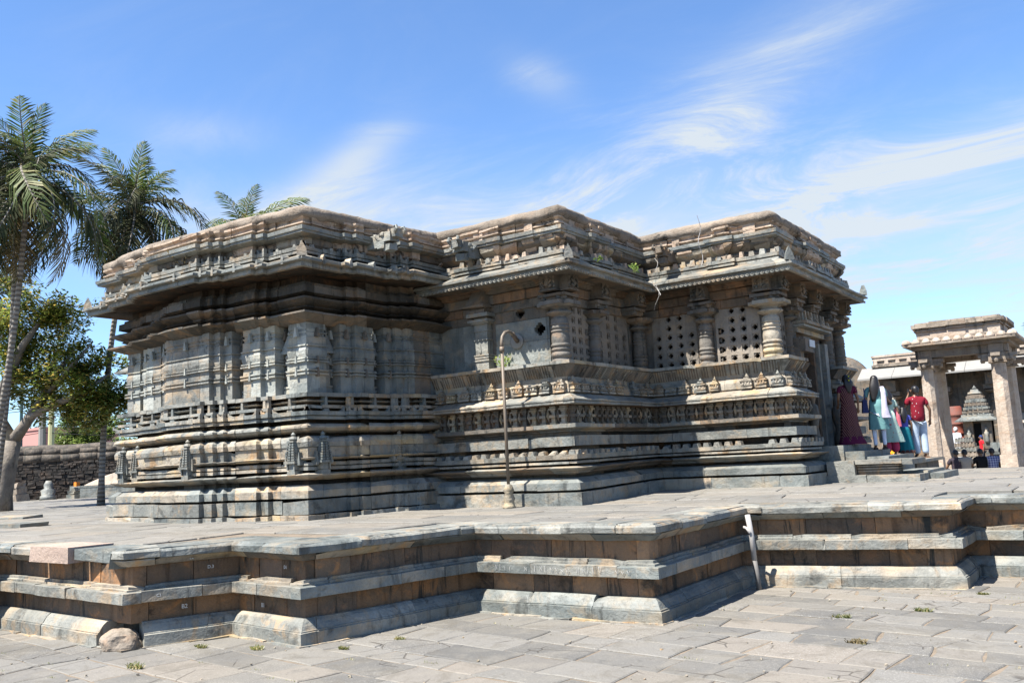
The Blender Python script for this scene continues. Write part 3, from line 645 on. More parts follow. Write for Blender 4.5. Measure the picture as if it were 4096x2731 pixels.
screen('jali_screen', XW3, 18.14, PI/2, .72, 1.18, 3.745, 4, 6, JALI, jsk, ar=.285)
screen('jali_screen', XW3, 21.75, PI/2, .75, 1.18, 3.745, 4, 6, JALI, jsk, ar=.285)
screen('wall_slab', -9.62, YW, 0, 1.30, .50, 3.745, 3, 1, GREYB, flat, joints=(9, 9))
screen('wall_slab', -9.62, YW+.006, 0, 1.30, .42, 4.25, 3, 1, GREYB, lambda i, k: i != 2, False, .30, joints=(9, 9))
screen('wall_slab', -9.62, YW-.004, 0, 1.30, .30, 4.675, 3, 1, BROWNG, lambda i, k: i != 1, False, .36, joints=(9, 9))
m = MB(); m.box(-11.6, -11.03, YW-.05, YW+.1, 3.745, 4.72); m.build('wall_slab', GREYB, temple)
m = MB(); m.box(-11.02, -10.63, YW-.06, YW+.1, 3.745, 4.72); m.build('wall_slab', GREYB, temple)
m = MB(); m.box(-11.6, -10.63, YW-.05, YW+.1, 4.725, 4.98); m.build('wall_slab', BROWNG, temple)
for (x0, x1, y0, y1) in ((-7.46, -6.9, YW3-.02, YW3+.08), (-8.75, -8.40, YW3-.02, YW3+.08), (-6.12, -5.93, YW3-.02, YW3+.08), (XW-.08, XW+.02, 15.24, 15.66), (XW-.08, XW+.02, 16.95, 17.6), (XW-.08, XW+.02, 14.2, 14.46), (-9.02, -8.80, YW-.02, YW+.08), (XW3-.08, XW3+.02, 17.6, 17.8), (XW3-.08, XW3+.02, 18.46, 18.6)):
    m = MB(); m.box(x0, x1, y0, y1, 3.745, 4.98); m.build('wall_slab', BROWNG, temple)
for a in ((-10.26, YW), ):
    m = MB(); m.box(a[0]-.05, a[0]+.03, a[1]-.045, a[1]+.1, 3.745, 4.98); m.build('wall_slab', BROWNG, temple)
def pillar(x, y, r=.185, h=1.0, mt=GREY, n=22, z=3.752):
    t = r; P = [(1.04, 0), (1.06, .04), (1.0, .055), (.93, .06), (.93, .085), (1.08, .10), (1.10, .13), (1.08, .16), (.95, .175), (.93, .19), (1.04, .20), (1.06, .225), (1.04, .235), (.95, .245), (.93, .26), (1.06, .27), (1.09, .29), (1.05, .305), (.96, .315),
         (.99, .33), (1.0, .40), (.97, .45), (.92, .49), (.93, .50), (1.02, .51), (1.02, .53), (.94, .54), (.94, .555), (1.03, .56), (1.03, .60), (.93, .61), (.93, .625), (1.0, .63), (1.0, .65), (.94, .66), (.96, .70), (.90, .735), (.74, .745), (.72, .77), (.9, .78), (1.38, .815), (1.44, .83), (1.36, .845), (.98, .865), (.92, .875), (.95, .89), (1.22, .915), (1.35, .945), (1.45, .955)]
    m = MB(); m.lathe([(a*t, b*1.14*h) for a, b in P], n); m.build('pillar_shaft', mt, temple, True, (x, y, z))
    m = MB(); R2 = r*2.05; H0, H1 = 1.075*h, 1.15*h
    prof = [(R2*.82, H0-.03), (R2, H0+.005), (R2, H1)]; m.lathe(prof, 8, ph=PI/8, sx=1, sy=1); m.box(-R2*.62, R2*.62, -R2*.98, R2*.98, H0, H1-.003); m.box(-R2*.98, R2*.98, -R2*.62, R2*.62, H0, H1-.005)
    m.build('pillar_slab', mt, temple, loc=(x, y, z))
def bracket(x, y, a, w=.2, out=.36, mt=BROWNG, z=4.90, fig=True):
    """corbel block under the eave, facing local -y"""
    m = MB(); m.box(-w*1.15, w*1.15, -out*.62, .15, z, z+.09, .006); m.box(-w*1.3, w*1.3, -out*.8, .15, z+.09, z+.15, .006)
    for s in (-1, 1): m.lathe([(.045, 0), (.06, .02), (.045, .1)], 8, (s*w*.8, -out*.62, z+.02))
    m.box(-w*.9, w*.9, -out*1.0, .15, z+.19, z+.22); m.box(-w*.8, w*.8, -out*.9, .2, z+.22, z+.52, .01, ty=-.03)
    m.build('bracket', mt, temple, loc=(x, y, 0), rot=(0, 0, a))
    if fig:
        m = MB(); yy = -out*.93; rr = random.Random(int(x*100)+int(y*10))
        m.lathe([(.02, .27), (.06, .29), (.07, .33), (.045, .38), (.055, .42), (.03, .44), (.042, .46), (.045, .49), (.02, .515)], 9, (0, yy, z), sy=.8)
        for s in (-1, 1):
            m.tube([(s*.05, yy, z+.42), (s*.10, yy-.03, z+.38), (s*.07, yy-.05, z+.33)], [.02, .018, .014], 6)
            m.tube([(s*.03, yy, z+.31), (s*.10, yy-.03, z+.28), (s*.05, yy-.05, z+.255)], [.028, .024, .018], 6)
            for k in range(3): m.lathe([(.01, 0), (.025, .02), (.01, .05)], 6, (s*(w*.72), yy, z+.24+k*.09))
        m.build('bracket_figure', mt, temple, True, loc=(x, y, 0), rot=(0, 0, a))
PIL = [(-8.70, 14.16, .175, 1.0, PILM), (-8.72, 15.45, .145, .96, PILM), (-8.64, 17.28, .15, .98, BROWNG), (-7.20, 17.50, .15, 1.0, PILM), (-5.81, 17.50, .18, 1.0, PINK if False else TAN), (-5.86, 18.72, .15, .98, BROWNG), (-5.80, 21.2, .15, .98, BROWNG), (-5.80, 22.3, .15, .98, BROWNG)]
for x, y, r, h, mt in PIL: pillar(x, y, r, h, mt)
for x, y, a in ((-8.75, 14.2, 0), (-8.75, 14.2, PI/2), (-8.78, 15.5, PI/2), (-8.7, 16.9, PI/2), (-7.20, 17.55, 0), (-5.86, 17.55, 0), (-5.86, 17.55, PI/2), (-5.86, 18.75, PI/2), (-5.86, 19.9, PI/2), (-5.86, 21.2, PI/2), (-5.86, 22.3, PI/2)):
    bracket(x, y, a, out=.40 if a else .36)
# broken hood bracket over the square pilaster
m = MB(); m.box(-.26, .26, -.30, .2, 5.02, 5.06, .02); m.add([(-.2, -.28, 5.06), (.2, -.28, 5.06), (.24, .1, 5.06), (-.24, .1, 5.06), (-.1, -.12, 5.42), (.18, -.12, 5.42), (.2, .1, 5.42), (-.12, .1, 5.42)], [(0, 1, 5, 4), (1, 2, 6, 5), (3, 0, 4, 7)])
m.box(-.24, .2, -.2, .1, 4.90, 4.98, .01); m.box(-.2, .2, -.15, .1, 4.98, 5.02); m.build('bracket', BROWNG, temple, loc=(-10.5, 14.15, 0))
m = MB(); w = .15
for x0, x1, y0, z0, z1 in ((-.19, .19, -.19, 0, .05), (-.17, .17, -.17, .05, .2), (-.19, .19, -.19, .2, .24), (-.18, .18, -.18, .26, .30), (-.19, .19, -.19, .31, .34), (-.15, .15, -.15, .34, .62), (-.17, .17, -.17, .62, .65), (-.15, .15, -.15, .65, .8), (-.17, .17, -.17, .8, .83), (-.16, .16, -.16, .83, .95), (-.22, .22, -.22, .95, .98), (-.25, .25, -.26, .98, 1.03), (-.15, .15, -.15, 1.03, 1.08), (-.26, .26, -.28, 1.08, 1.15)):
    m.box(x0, x1, y0, .1, z0+3.752, z1+3.752, .002)
m.box(-.06, -.01, -.165, 0, 4.12, 4.3, tx=.01); m.build('square_pilaster', GREY, temple, loc=(-10.47, 14.2, 0))
# eave
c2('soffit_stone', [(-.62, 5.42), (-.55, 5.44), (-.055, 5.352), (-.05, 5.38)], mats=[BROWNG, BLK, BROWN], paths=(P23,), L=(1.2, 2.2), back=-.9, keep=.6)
c2('eave_stone', [(-.40, 5.48), (-.05, 5.39), (-.05, 5.345), (-.005, 5.35), (.0, 5.445), (.07, 5.455), (.08, 5.46), (.08, 5.49), (.05, 5.495), (.05, 5.515), (-.12, 5.59), (-.38, 5.71)], mats=[GREYB, GREY], paths=(P23,), L=(1.3, 2.6), j=.003, chip=.04, dz=.002, back=-.42, keep=.6)
for pa in (P23,):
    m = MB()
    for x, y, a, i, q, k, l in walk(pa[:5], .03, .10, minlen=.5):
        ca, sa = math.cos(a), math.sin(a); pts = []
        for t in range(7):
            an = PI+PI*t/6; pts.append((x+ca*math.cos(an)*.034, y+sa*math.cos(an)*.034, 5.385+math.sin(an)*.045))
        m.tube(pts, .012, 4); m.lathe([(.008, -.015), (.016, 0), (.008, .015)], 5, (x+sa*.0, y-ca*.0, 5.378))
    stuff(m.build('eave_pendants', GREY, temple))
def spike(x, y, a, z, s=1):
    m = MB(); m.add([(-.09, -.02, 0), (.09, -.02, 0), (.075, -.02, .12), (0, -.02, .27), (-.075, -.02, .12), (-.05, .12, .03), (.05, .12, .03), (.04, .09, .13), (0, .06, .25), (-.04, .09, .13)],
        [(0, 1, 2, 3, 4), (9, 8, 7, 6, 5)]+[(k, k+5, (k+1) % 5+5, (k+1) % 5) for k in range(5)])
    o = m.build('corner_spike', rg.choice([GREY, GREYB]), temple, loc=(x, y, z), rot=(0, 0, a)); o.scale = (s, s, s)
for x, y, z in ((CX+.36, CY-.36, 5.66), (-8.05+.03, 13.5-.03, 5.53), (-5.15+.03, 16.85-.03, 5.53), (-5.15+.03, 22.5+.0, 5.53), (-17.94-.3, CY-.3, 5.66)): spike(x, y, PI/4 if y < 22 else PI*.75, z)
# parapet of the mandapa: staggered a little in the middle of every face
def bumps(path, d=.08, f=(.3, .7)):
    out = [path[0]]
    for a, b in zip(path, path[1:]):
        A = Vector(a); B = Vector(b); L = (B-A).length
        if L > 2.2:
            dd = (B-A)/L; n = Vector((dd.y, -dd.x))*d; p, q = A.lerp(B, f[0]), A.lerp(B, f[1])
            out += [tuple(p), tuple(p+n), tuple(q+n), tuple(q)]
        out.append(b)
    return out
PB = bumps(P23)
def c3(nm, prof, mats, **k): course(nm, PB, prof, temple, GREY, rng=rg, mats=mats, back=k.pop('back', -.75), keep=.5, **k)
c3('recess_stone', [(-.55, 5.60), (-.55, 5.72)], BR)
c3('parapet_slab', [(-.27, 5.665), (-.27, 5.70), (-.31, 5.71), (-.31, 5.725), (-.255, 5.73), (-.25, 5.80)], [GREYB, GREY, GREY], L=(.5, 1.3), chip=.3, j=.012)
c3('recess_stone', [(-.45, 5.79), (-.43, 5.90), (-.50, 5.95), (-.36, 6.05), (-.34, 6.12), (-.38, 6.16)], [BROWNG, TAN, BROWNG, PLAST], j=.035, L=(.25, .7), chip=.4)
c3('cornice_slab', [(-.44, 6.12), (-.30, 6.16), (-.30, 6.20), (-.275, 6.205), (-.27, 6.275)], GB, L=(.6, 1.4), chip=.2, j=.01)
c3('plaster_wall', [(-.45, 6.275), (-.45, 6.35), (-.39, 6.36), (-.39, 6.388), (-.445, 6.398), (-.44, 6.44), (-.39, 6.48), (-.39, 6.52)], [PLAST], L=(.3, .8), j=.022, chip=.35)
coping(P23, -.40, 6.53)
for x, y, a, i, q, k, l in walk(PB, -.42, 1.2, minlen=.4):
    w = rg.uniform(.08, .22); m = MB(); m.box(-w, w, -.015, .1, 6.275, 6.47+rg.uniform(-.03, .03), .012); m.build('plaster_pier', PLAST, temple, loc=(x, y, 0), rot=(0, 0, a))
for x, y, a, i, q, k, l in walk(PB, -.256, .20, minlen=.5):
    if rg.random() < .2: continue
    m = MB(); w = rg.uniform(.045, .07); h = rg.uniform(.06, .12); m.box(-w, w, -.006, .1, 5.79, 5.80+h, .008, tx=w*.35, ty=.01); m.build('merlon', rg.choice([GREY, GREY, TAN, PLAST]), temple, loc=(x, y, 0), rot=(0, 0, a))
for x, y, a, i, q, k, l in walk(PB, -.42, .42, minlen=.4):
    w = rg.uniform(.12, .22); d = rg.uniform(.02, .12); j_ = lambda: rg.uniform(-.02, .02)
    m = MB(); m.add([(-w*.7+j_(), .12, 5.90+j_()), (w*.7+j_(), .12, 5.90+j_()), (w+j_(), .05-d*.5, 6.02+j_()), (-w+j_(), .05-d*.5, 6.02+j_()), (w+j_(), .0-d, 6.10+j_()), (-w+j_(), .0-d, 6.11+j_()), (w, .0-d, 6.15), (-w, .0-d, 6.15), (-w, .3, 6.15), (w, .3, 6.15), (-w*.7, .3, 5.9), (w*.7, .3, 5.9)],
        [(0, 1, 2, 3), (3, 2, 4, 5), (5, 4, 6, 7), (7, 6, 9, 8), (1, 11, 9, 2), (2, 9, 6, 4), (0, 3, 8, 10), (3, 5, 7, 8)])
    m.build('parapet_corbel', rg.choice([BROWNG, PLAST, TAN]), temple, loc=(x, y, 0), rot=(0, 0, a))
# water spouts carved as beast heads
def spout(x, y, a, z, mt=GREYB, s=1):
    m = MB(); m.box(-.10, .10, -.05, .4, -.10, .12, .01); m.box(-.12, .12, -.16, .0, -.12, .06, .015, tx=.01); m.box(-.11, .11, -.30, -.12, -.02, .14, .01, ty=.01)
    m.box(-.08, .08, -.40, -.28, .03, .17, .01); m.box(-.09, .09, -.27, -.13, -.16, -.05, .012)
    for q in (-1, 1):
        m.lathe([(.02, 0), (.05, .02), (.05, .06), (.02, .08)], 8, (q*.10, -.13, .06)); m.tube([(q*.09, -.38, .1), (q*.1, -.44, .15), (q*.09, -.42, .2), (q*.08, -.36, .2)], [.03, .028, .024, .015], 6)
        m.tube([(q*.1, -.05, .02), (q*.13, 0, .09), (q*.12, .05, .12)], [.03, .03, .01], 6)
    o = m.build('water_spout', mt, temple, False, (x, y, z), (0, 0, a)); o.scale = (s, s, s)
spout(-11.30, 12.15, PI/2, 6.17, s=1.15); spout(-10.35, 13.62, 0, 6.05, s=1.15); spout(-7.72, 16.98, 0, 6.05, BROWNG)
# doorway on the right face
m = MB(); m.box(-6.6, -5.75, 18.6, 20.68, 1.2, 1.96); m.build('threshold', GREYB, temple)
def jamb(y0, y1, x1, z0, z1, mt, nm='door_jamb'):
    m = MB(); m.box(x1-.3, x1, y0, y1, z0, z1, .003); m.build(nm, mt, temple)
for y0, y1, x1, mt in ((18.62, 18.86, -5.62, BROWNG), (18.88, 18.98, -5.72, TAN), (19.0, 19.12, -5.80, BROWN), (20.18, 20.30, -5.80, BROWN), (20.32, 20.44, -5.72, GREY), (20.46, 20.68, -5.62, GREY)): jamb(y0, y1, x1, 1.96, 4.25, mt)
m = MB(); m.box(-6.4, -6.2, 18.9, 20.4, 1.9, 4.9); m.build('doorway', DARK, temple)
for z0, z1, x1, mt in ((4.25, 4.36, -5.78, BROWN), (4.37, 4.47, -5.66, TAN), (4.48, 4.53, -5.50, GREY), (4.54, 4.60, -5.44, TAN), (4.60, 4.90, -5.75, BROWNG)):
    m = MB(); m.box(-6.2, x1, 18.66, 20.64, z0, z1, .004); m.build('lintel', mt, temple)
for q in range(9):
    m = MB(); y = 18.75+q*.225; m.box(-5.70, -5.60, y, y+.05, 4.61, 4.88, .003, tx=.02); m.build('lintel_rib', TAN, temple)
for q in range(4):
    m = MB(); y = 18.95+q*.42; m.box(-5.50, -5.42, y, y+.06, 4.60, 4.68, .003, tx=.02); m.build('lintel_boss', TAN, temple)
m = MB(); m.box(-5.85, -5.5, 18.62, 19.25, 3.95, 4.20, .01); m.box(-5.85, -5.55, 18.68, 19.2, 4.2, 4.27, .01); m.build('capital_stone', BROWNG, temple)
m = MB(); m.box(-5.49, -5.47, 18.85, 19.2, 4.05, 4.2); m.build('white_board', WHITEP, temple)
# door guardian lump and side walls of the entrance
for y in (18.72, 20.56):
    m = MB(); m.lathe([(.09, 1.96), (.12, 2.1), (.08, 2.35), (.13, 2.6), (.11, 2.8), (.05, 2.85), (.075, 2.95), (.05, 3.08)], 9, (-5.5, y, 0)); m.build('door_guardian', BROWNG, temple, True)

# entrance steps
steps = thing('entrance_steps', 'dark stone steps and moulded side block at the temple doorway', 'steps')
def sb(nm, x0, x1, y0, y1, z0, z1, mt=GREYB, j=.008, **k):
    m = MB(); m.box(x0, x1, y0, y1, z0, z1, j, **k); return m.build(nm, mt, steps)
sb('step_block', -5.9, -4.94, 18.62, 20.9, 1.1, 1.965); sb('step_block', -4.96, -4.55, 18.66, 20.9, 1.1, 1.84); sb('step_block', -4.57, -4.12, 18.72, 21.1, 1.1, 1.72, GREYB)
sb('side_block', -5.14, -4.62, 18.05, 18.64, 1.36, 1.66, GREY); sb('side_block', -4.62, -3.76, 18.10, 18.80, 1.58, 1.665, GREY); sb('side_block', -4.60, -3.90, 18.22, 18.80, 1.36, 1.58, BROWNG)
for q in range(3): sb('side_fillet', -4.60, -3.86+q*.015, 18.20-q*.018, 18.8, 1.44+q*.05, 1.465+q*.05, TAN, 0)
sb('side_plinth', -5.14, -4.4, 18.0, 18.8, 1.2, 1.385, GREY); sb('side_plinth', -4.395, -3.45, 18.02, 18.8, 1.2, 1.375, GREY)
sb('side_block', -3.76, -3.58, 18.12, 19.4, 1.56, 1.66, GREY); sb('side_plinth', -3.44, -3.2, 18.9, 20.6, 1.2, 1.36, GREYB); sb('side_plinth', -4.1, -3.45, 18.8, 20.6, 1.2, 1.41, GREYB)
sb('landing_slab', -5.0, -4.02, 21.12, 24.0, 1.50, 1.57, GREY); sb('landing_block', -4.9, -4.12, 21.3, 23.9, 1.2, 1.50, BROWNG)

# small plants rooted in the masonry
def sprig(x, y, z, n, h, label, mt=LEAF2, wid=.02, seed=1, lean=(0, -.3)):
    rr = random.Random(seed); m = MB()
    for k in range(n):
        an = rr.uniform(0, 2*PI); r = rr.uniform(0, .05); L = h*rr.uniform(.5, 1)
        d = Vector((math.cos(an)*.5+lean[0], math.sin(an)*.5+lean[1], 1)).normalized(); p = Vector((math.cos(an)*r, math.sin(an)*r, 0)); q = p+d*L
        s = d.cross(Vector((0, 0, 1))).normalized()*wid*.3; m.add([p-s*.2, p+s*.2, q], [(0, 1, 2)])
        for t in range(5):
            c = p.lerp(q, .25+.75*t/5); dd = Vector((rr.uniform(-1, 1), rr.uniform(-1, 1), rr.uniform(-.2, .7))).normalized(); e = dd.cross(Vector((rr.random(), rr.random(), 1))).normalized()*wid
            m.add([c, c+dd*wid*2+e, c+dd*wid*4, c+dd*wid*2-e], [(0, 1, 2, 3)])
    return tag(m.build('weed', mt, None, loc=(x, y, z)), label, 'plant')
sprig(-10.0, 14.1, 3.75, 16, .42, 'green weed growing on the ledge beside the lamp pipe', seed=2)
sprig(-7.95, 15.95, 5.6, 10, .26, 'small green weed growing on the eave right of the central corner', seed=3)
sprig(-14.6, 10.35, 5.75, 16, .75, 'dry straggly weed hanging on the parapet above the left wall', PALMD, .022, 4)
sprig(-7.9, 14.4, 5.6, 4, .08, 'tiny green tuft beside the spike on the central eave corner', seed=5)
# hanging wires on the right mandapa
m = MB(); pts = [(-6.85+.02*math.sin(t), 16.72-.05*math.cos(t*1.3), 6.72-t*.115) for t in range(0, 10)]; m.tube(pts, .006, 5)
tag(m.build('hanging_wire', PVC), 'thin wire hanging over the parapet and eave left of the right corner', 'wire')
m = MB(); pts = [(-7.85+.09*math.sin(t*.9), 16.62+.05*math.cos(t), 6.0-t*.09) for t in range(0, 13)]; m.tube(pts, .004, 5); m.tube([(p[0]+.06+.05*math.sin(i), p[1]-.02, p[2]) for i, p in enumerate(pts[3:10])], .004, 5)
tag(m.build('hanging_wire', PVC), 'loose looped pale wire dangling from the beast spout over the eave', 'wire')

# lamp pipe in front of the temple
pipe = thing('bent_pipe', 'tall rusty grey pipe with bent top standing against the temple plinth', 'pipe', (-9.38, 13.2, 1.16))
m = MB(); m.tube([(0, 0, .3), (.0, 0, 2.88)], .029, 12); m.build('pole', PIPE, pipe, True)
m = MB(); m.tube([(0, 0, 2.86), (0, 0, 2.98), (.0, .03, 3.09), (.01, .10, 3.17), (.0, .22, 3.20), (-.04, .36, 3.20), (-.09, .5, 3.18)], .032, 12); m.build('elbow', PIPE, pipe, True)
m = MB(); m.tube([(-.08, .48, 3.185), (-.34, 1.02, 3.12)], .044, 12); m.build('sleeve', plain('rust', (.12, .09, .07), .8), pipe, True)
m = MB(); m.tube([(0, 0, 2.80), (0, 0, 2.90)], .044, 12); m.build('collar', PIPE, pipe, True)
m = MB(); m.lathe([(.13, 0), (.10, .04), (.09, .12), (.11, .16), (.07, .26), (.10, .30), (.075, .38), (.045, .42)], 12); m.build('mortar_foot', TAN, pipe, True)
m = MB(); m.lathe([(.15, 0), (.15, .02), (.12, .025)], 20); m.build('wall_ring', CONC, pipe, True, (-.34, 1.0, 3.12), (PI/2, 0, 0))

# ================================================================== TERRACE
terr = thing('stone_terrace', 'staggered stone platform of grey ledges and rust stained panels carrying the temple', 'terrace')
rg = random.Random(21)
PT = [(-22, 5.2), (-13.7, 5.2), (-13.62, 6.45), (-10.12, 6.22), (-9.62, 7.40), (-8.15, 7.22), (-7.58, 9.82), (-4.85, 9.80), (-4.90, 12.92), (-2.12, 13.42), (-2.12, 14.65), (7, 14.65)]
PTB = PT[4:]
def ct(nm, prof, mats, paths=(PT,), **k):
    out = []
    for pa in paths: out += course(nm, pa, prof, terr, GREY, rng=rg, mats=mats, back=k.get('back', -.5), **{q: v for q, v in k.items() if q != 'back'})
    return out
prism('terrace_core', PT+[(7, 20), (-22, 20)], -.34, -.1, 1.06, terr, SHADE)
cutA = PT[:3]+[(-10.72, 6.26)]; cutB = [(-10.02, 6.45)]+PTB
ct('footing_stone', [(.05, -.08), (.045, .012)], [TAN, GREY], L=(.4, .9), j=.03, chip=0)
ct('base_moulding', [(0, -.05), (0, .145), (-.018, .15), (-.018, .165), (-.035, .17), (-.06, .215), (-.085, .25), (-.13, .285)], [GREY, GREY, GREYB], (cutA, cutB), L=(.8, 1.9), chip=.12, j=.007)
ct('lower_panel', [(-.19, .27), (-.195, .54)], [TBR, TBR, BROWN], L=(.45, 1.0), j=.008)
ct('ledge_stone', [(-.02, .525), (-.01, .53), (-.01, .655), (-.02, .66)], [GREY, GREYB, GREY], L=(.6, 1.7), chip=.15, j=.008)
ct('ledge_fillet', [(-.10, .655), (-.10, .685), (-.13, .69), (-.13, .725)], [TAN, GREY], L=(.5, 1.3), chip=.35, j=.01)
ct('upper_panel', [(-.21, .70), (-.215, .965)], [TBR, TBR, BROWN], L=(.45, 1.0), j=.008)
tA = PT[:3]+[(-12.55, 6.39)]; tB = [(-10.42, 6.24)]+PT[3:]
for nm, prof, mats, L in (('cornice_stone', [(-.16, .945), (-.14, .955), (-.05, 1.025), (-.05, 1.035)], [BROWNG, GREYB, TAN], (.7, 1.5)),
                          ('edge_slab', [(-.03, 1.04), (0, 1.05), (.0, 1.12), (-.02, 1.14), (-.055, 1.145), (-.06, 1.158), (-.10, 1.162)], [GREY, GREY, GREYB], (.7, 1.7))):
    course(nm, tA, prof, terr, GREY, L=L, rng=rg, mats=mats, back=-.62, chip=.35, j=.016, dz=.008, warp=None)
    course(nm, tB, prof, terr, GREY, L=L, rng=rg, mats=mats, back=-.62, chip=.35, j=.016, dz=.008)
def tb(nm, vs, fs, mt, lab=None):
    o = mesh(nm, vs, fs, mt, terr)
    if lab: o['label'] = lab
m = MB(); m.box(-.54, .54, -.04, .55, .98, 1.16, .015, ang=-.06, c=(-11.95, 6.34, 0)); o = m.build('edge_slab', PINK, terr); o['label'] = 'pale pink replacement block at the terrace edge'
m = MB(); m.add([(-11.36, 6.32, 1.02), (-11.36, 6.32, 1.15), (-10.75, 6.55, 1.15), (-10.45, 6.24, .93), (-10.40, 6.24, 1.12), (-10.3, 6.9, 1.15), (-11.3, 7.0, 1.15), (-10.3, 6.9, .9), (-11.3, 7, .9), (-10.8, 6.5, .96)],
    [(1, 0, 9, 2), (2, 9, 3, 4), (1, 2, 5, 6), (2, 4, 5), (4, 3, 7, 5), (0, 8, 7, 3, 9), (0, 1, 6, 8), (8, 6, 5, 7)]); m.build('edge_slab', GREYB, terr)
bm = bmesh.new(); bmesh.ops.create_icosphere(bm, subdivisions=4, radius=1)
for v in bm.verts:
    n_ = noise.noise(v.co*1.6+Vector((3, 1, 2)))*.25+noise.noise(v.co*5)*.05
    v.co = Vector((v.co.x*.27, v.co.y*.22, v.co.z*.20))*(1+n_+noise.noise(v.co*11)*.03)
me = bpy.data.meshes.new('boulder'); bm.to_mesh(me); me.materials.append(GRAND)
o = link('boulder', me, None, (-10.33, 6.34, .04)); tag(o, 'rounded boulder filling the broken base corner of the terrace', 'boulder')
m = MB(); m.box(-.36, .36, -.1, .3, -.02, .015, .02, ang=-.1, c=(-10.4, 6.3, 0)); m.build('mortar_patch', GRIT, terr)
# chalked block numbers
def text(body, size, loc, rot, mt, parent):
    cu = bpy.data.curves.new('chalk_number', 'FONT'); cu.body = body; cu.size = size; cu.extrude = .0008; cu.offset = .001
    o = bpy.data.objects.new('t', cu); COL.objects.link(o); dg = bpy.context.evaluated_depsgraph_get()
    me = bpy.data.meshes.new_from_object(o.evaluated_get(dg)); bpy.data.objects.remove(o); me.materials.clear(); me.materials.append(mt)
    return link('chalk_number', me, parent, loc, rot)
CHALK = plain('chalk', (.62, .6, .56), .9)
a1 = math.atan2(7.40-6.22, -9.62+10.12); a2 = math.atan2(-.18, 1.47); a3 = math.atan2(2.6, .57)
def onface(p, q, t, off): 
    P = Vector(p).lerp(Vector(q), t); d = (Vector(q)-Vector(p)).normalized(); n = Vector((d.y, -d.x)); return P+n*off
for body, i, t, z, off, s in (('B2', 3, .55, .39, -.143, .07), ('B1', 4, .30, .36, -.143, .07), ('D.3', 3, .80, .84, -.16, .055), ('D1', 4, .62, .84, -.16, .055), ('E2', 3, .62, .98, -.10, .05), ('C1', 3, .3, .58, .003, .05)):
    p = onface(PT[i], PT[i+1], t, off); d = Vector(PT[i+1])-Vector(PT[i]); text(body, s, (p.x, p.y, z), (PI/2, 0, math.atan2(d.y, d.x)), CHALK, terr)
m = MB(); rr = random.Random(5)
for q in range(26):
    t = .12+q*.029; p = onface(PT[6], PT[7], t, -.001); x0, y0 = p.x, p.y; z0 = .56+rr.uniform(0, .02); h = rr.uniform(.03, .075); k = rr.choice((0, 1, 2))
    if rr.random() < .25: continue
    pts = [[(0, 0), (0, h)], [(0, h), (.02, 0), (.04, h)], [(0, 0), (0, h), (.03, 0), (.03, h)]][k]
    m.tube([(x0+a, y0-.006, z0+b) for a, b in pts], .0028, 4)
m.build('chalk_scrawl', CHALK, terr)

# ------------------------------------------------------------------ paving
def slab_mesh(name, quad, mt, parent, rr, zf, gap=.006, thick=.07, tilt=.004):
    P = [Vector(q) for q in quad]; c = sum(P, Vector((0, 0)))/4; pts = []
    for i in range(4):
        a, b = P[i], P[(i+1) % 4]; pts.append(a)
        L = (b-a).length; k = 3 if L > .75 else 2
        for j in range(1, k):
            n = Vector((b.y-a.y, a.x-b.x)).normalized(); pts.append(a.lerp(b, j/k)+n*rr.uniform(-.014, .014))
    pts = [p+(c-p).normalized()*(gap+rr.uniform(0, .011))+Vector((rr.uniform(-.007, .007), rr.uniform(-.007, .007))) for p in pts]
    hz = rr.uniform(-.006, .006); tx, ty = rr.uniform(-tilt, tilt), rr.uniform(-tilt, tilt)
    zt = lambda p: zf(p.x, p.y)+hz+(p.x-c.x)*tx+(p.y-c.y)*ty
    n = len(pts); vs = [(p.x, p.y, zt(p)-thick) for p in pts]+[(p.x, p.y, zt(p)-.009) for p in pts]
    inn = [p+(c-p).normalized()*.014 for p in pts]; vs += [(p.x, p.y, zt(p)+rr.uniform(-.0015, .0015)) for p in inn]
    vs.append((c.x, c.y, zt(c)+.002))
    fs = [(k, (k+1) % n, n+(k+1) % n, n+k) for k in range(n)]+[(n+k, n+(k+1) % n, 2*n+(k+1) % n, 2*n+k) for k in range(n)]+[(2*n+k, 2*n+(k+1) % n, 3*n) for k in range(n)]
    return vs, fs
fwd = Vector((-.5645, .81)).normalized()
def vis(x, y, H0):
    v = Vector((x, y)); d = v.length; c = v.dot(fwd); s = abs(v.x*fwd.y-v.y*fwd.x)
    return c > 3 and s < c*.66+1.5, H0/(max(c, 1)**3)
def pave(name, quads, zf, mt, parent, H0, maxn, seed):
    rr = random.Random(seed); Q = []
    for q in quads:
        c = sum((Vector(p) for p in q), Vector((0, 0)))/4; ok, w = vis(c.x, c.y, H0)
        if ok: Q.append((w*(Vector(q[1])-Vector(q[0])).length*(Vector(q[2])-Vector(q[1])).length, q))
    Q.sort(key=lambda t: -t[0]); rest = MB()
    for i, (w, q) in enumerate(Q):
        vs, fs = slab_mesh(name, q, mt, parent, rr, zf)
        if i < maxn: mesh(name, vs, fs, mt, parent)
        else: rest.add(vs, fs)
    if rest.v: stuff(rest.build(name, mt, parent))
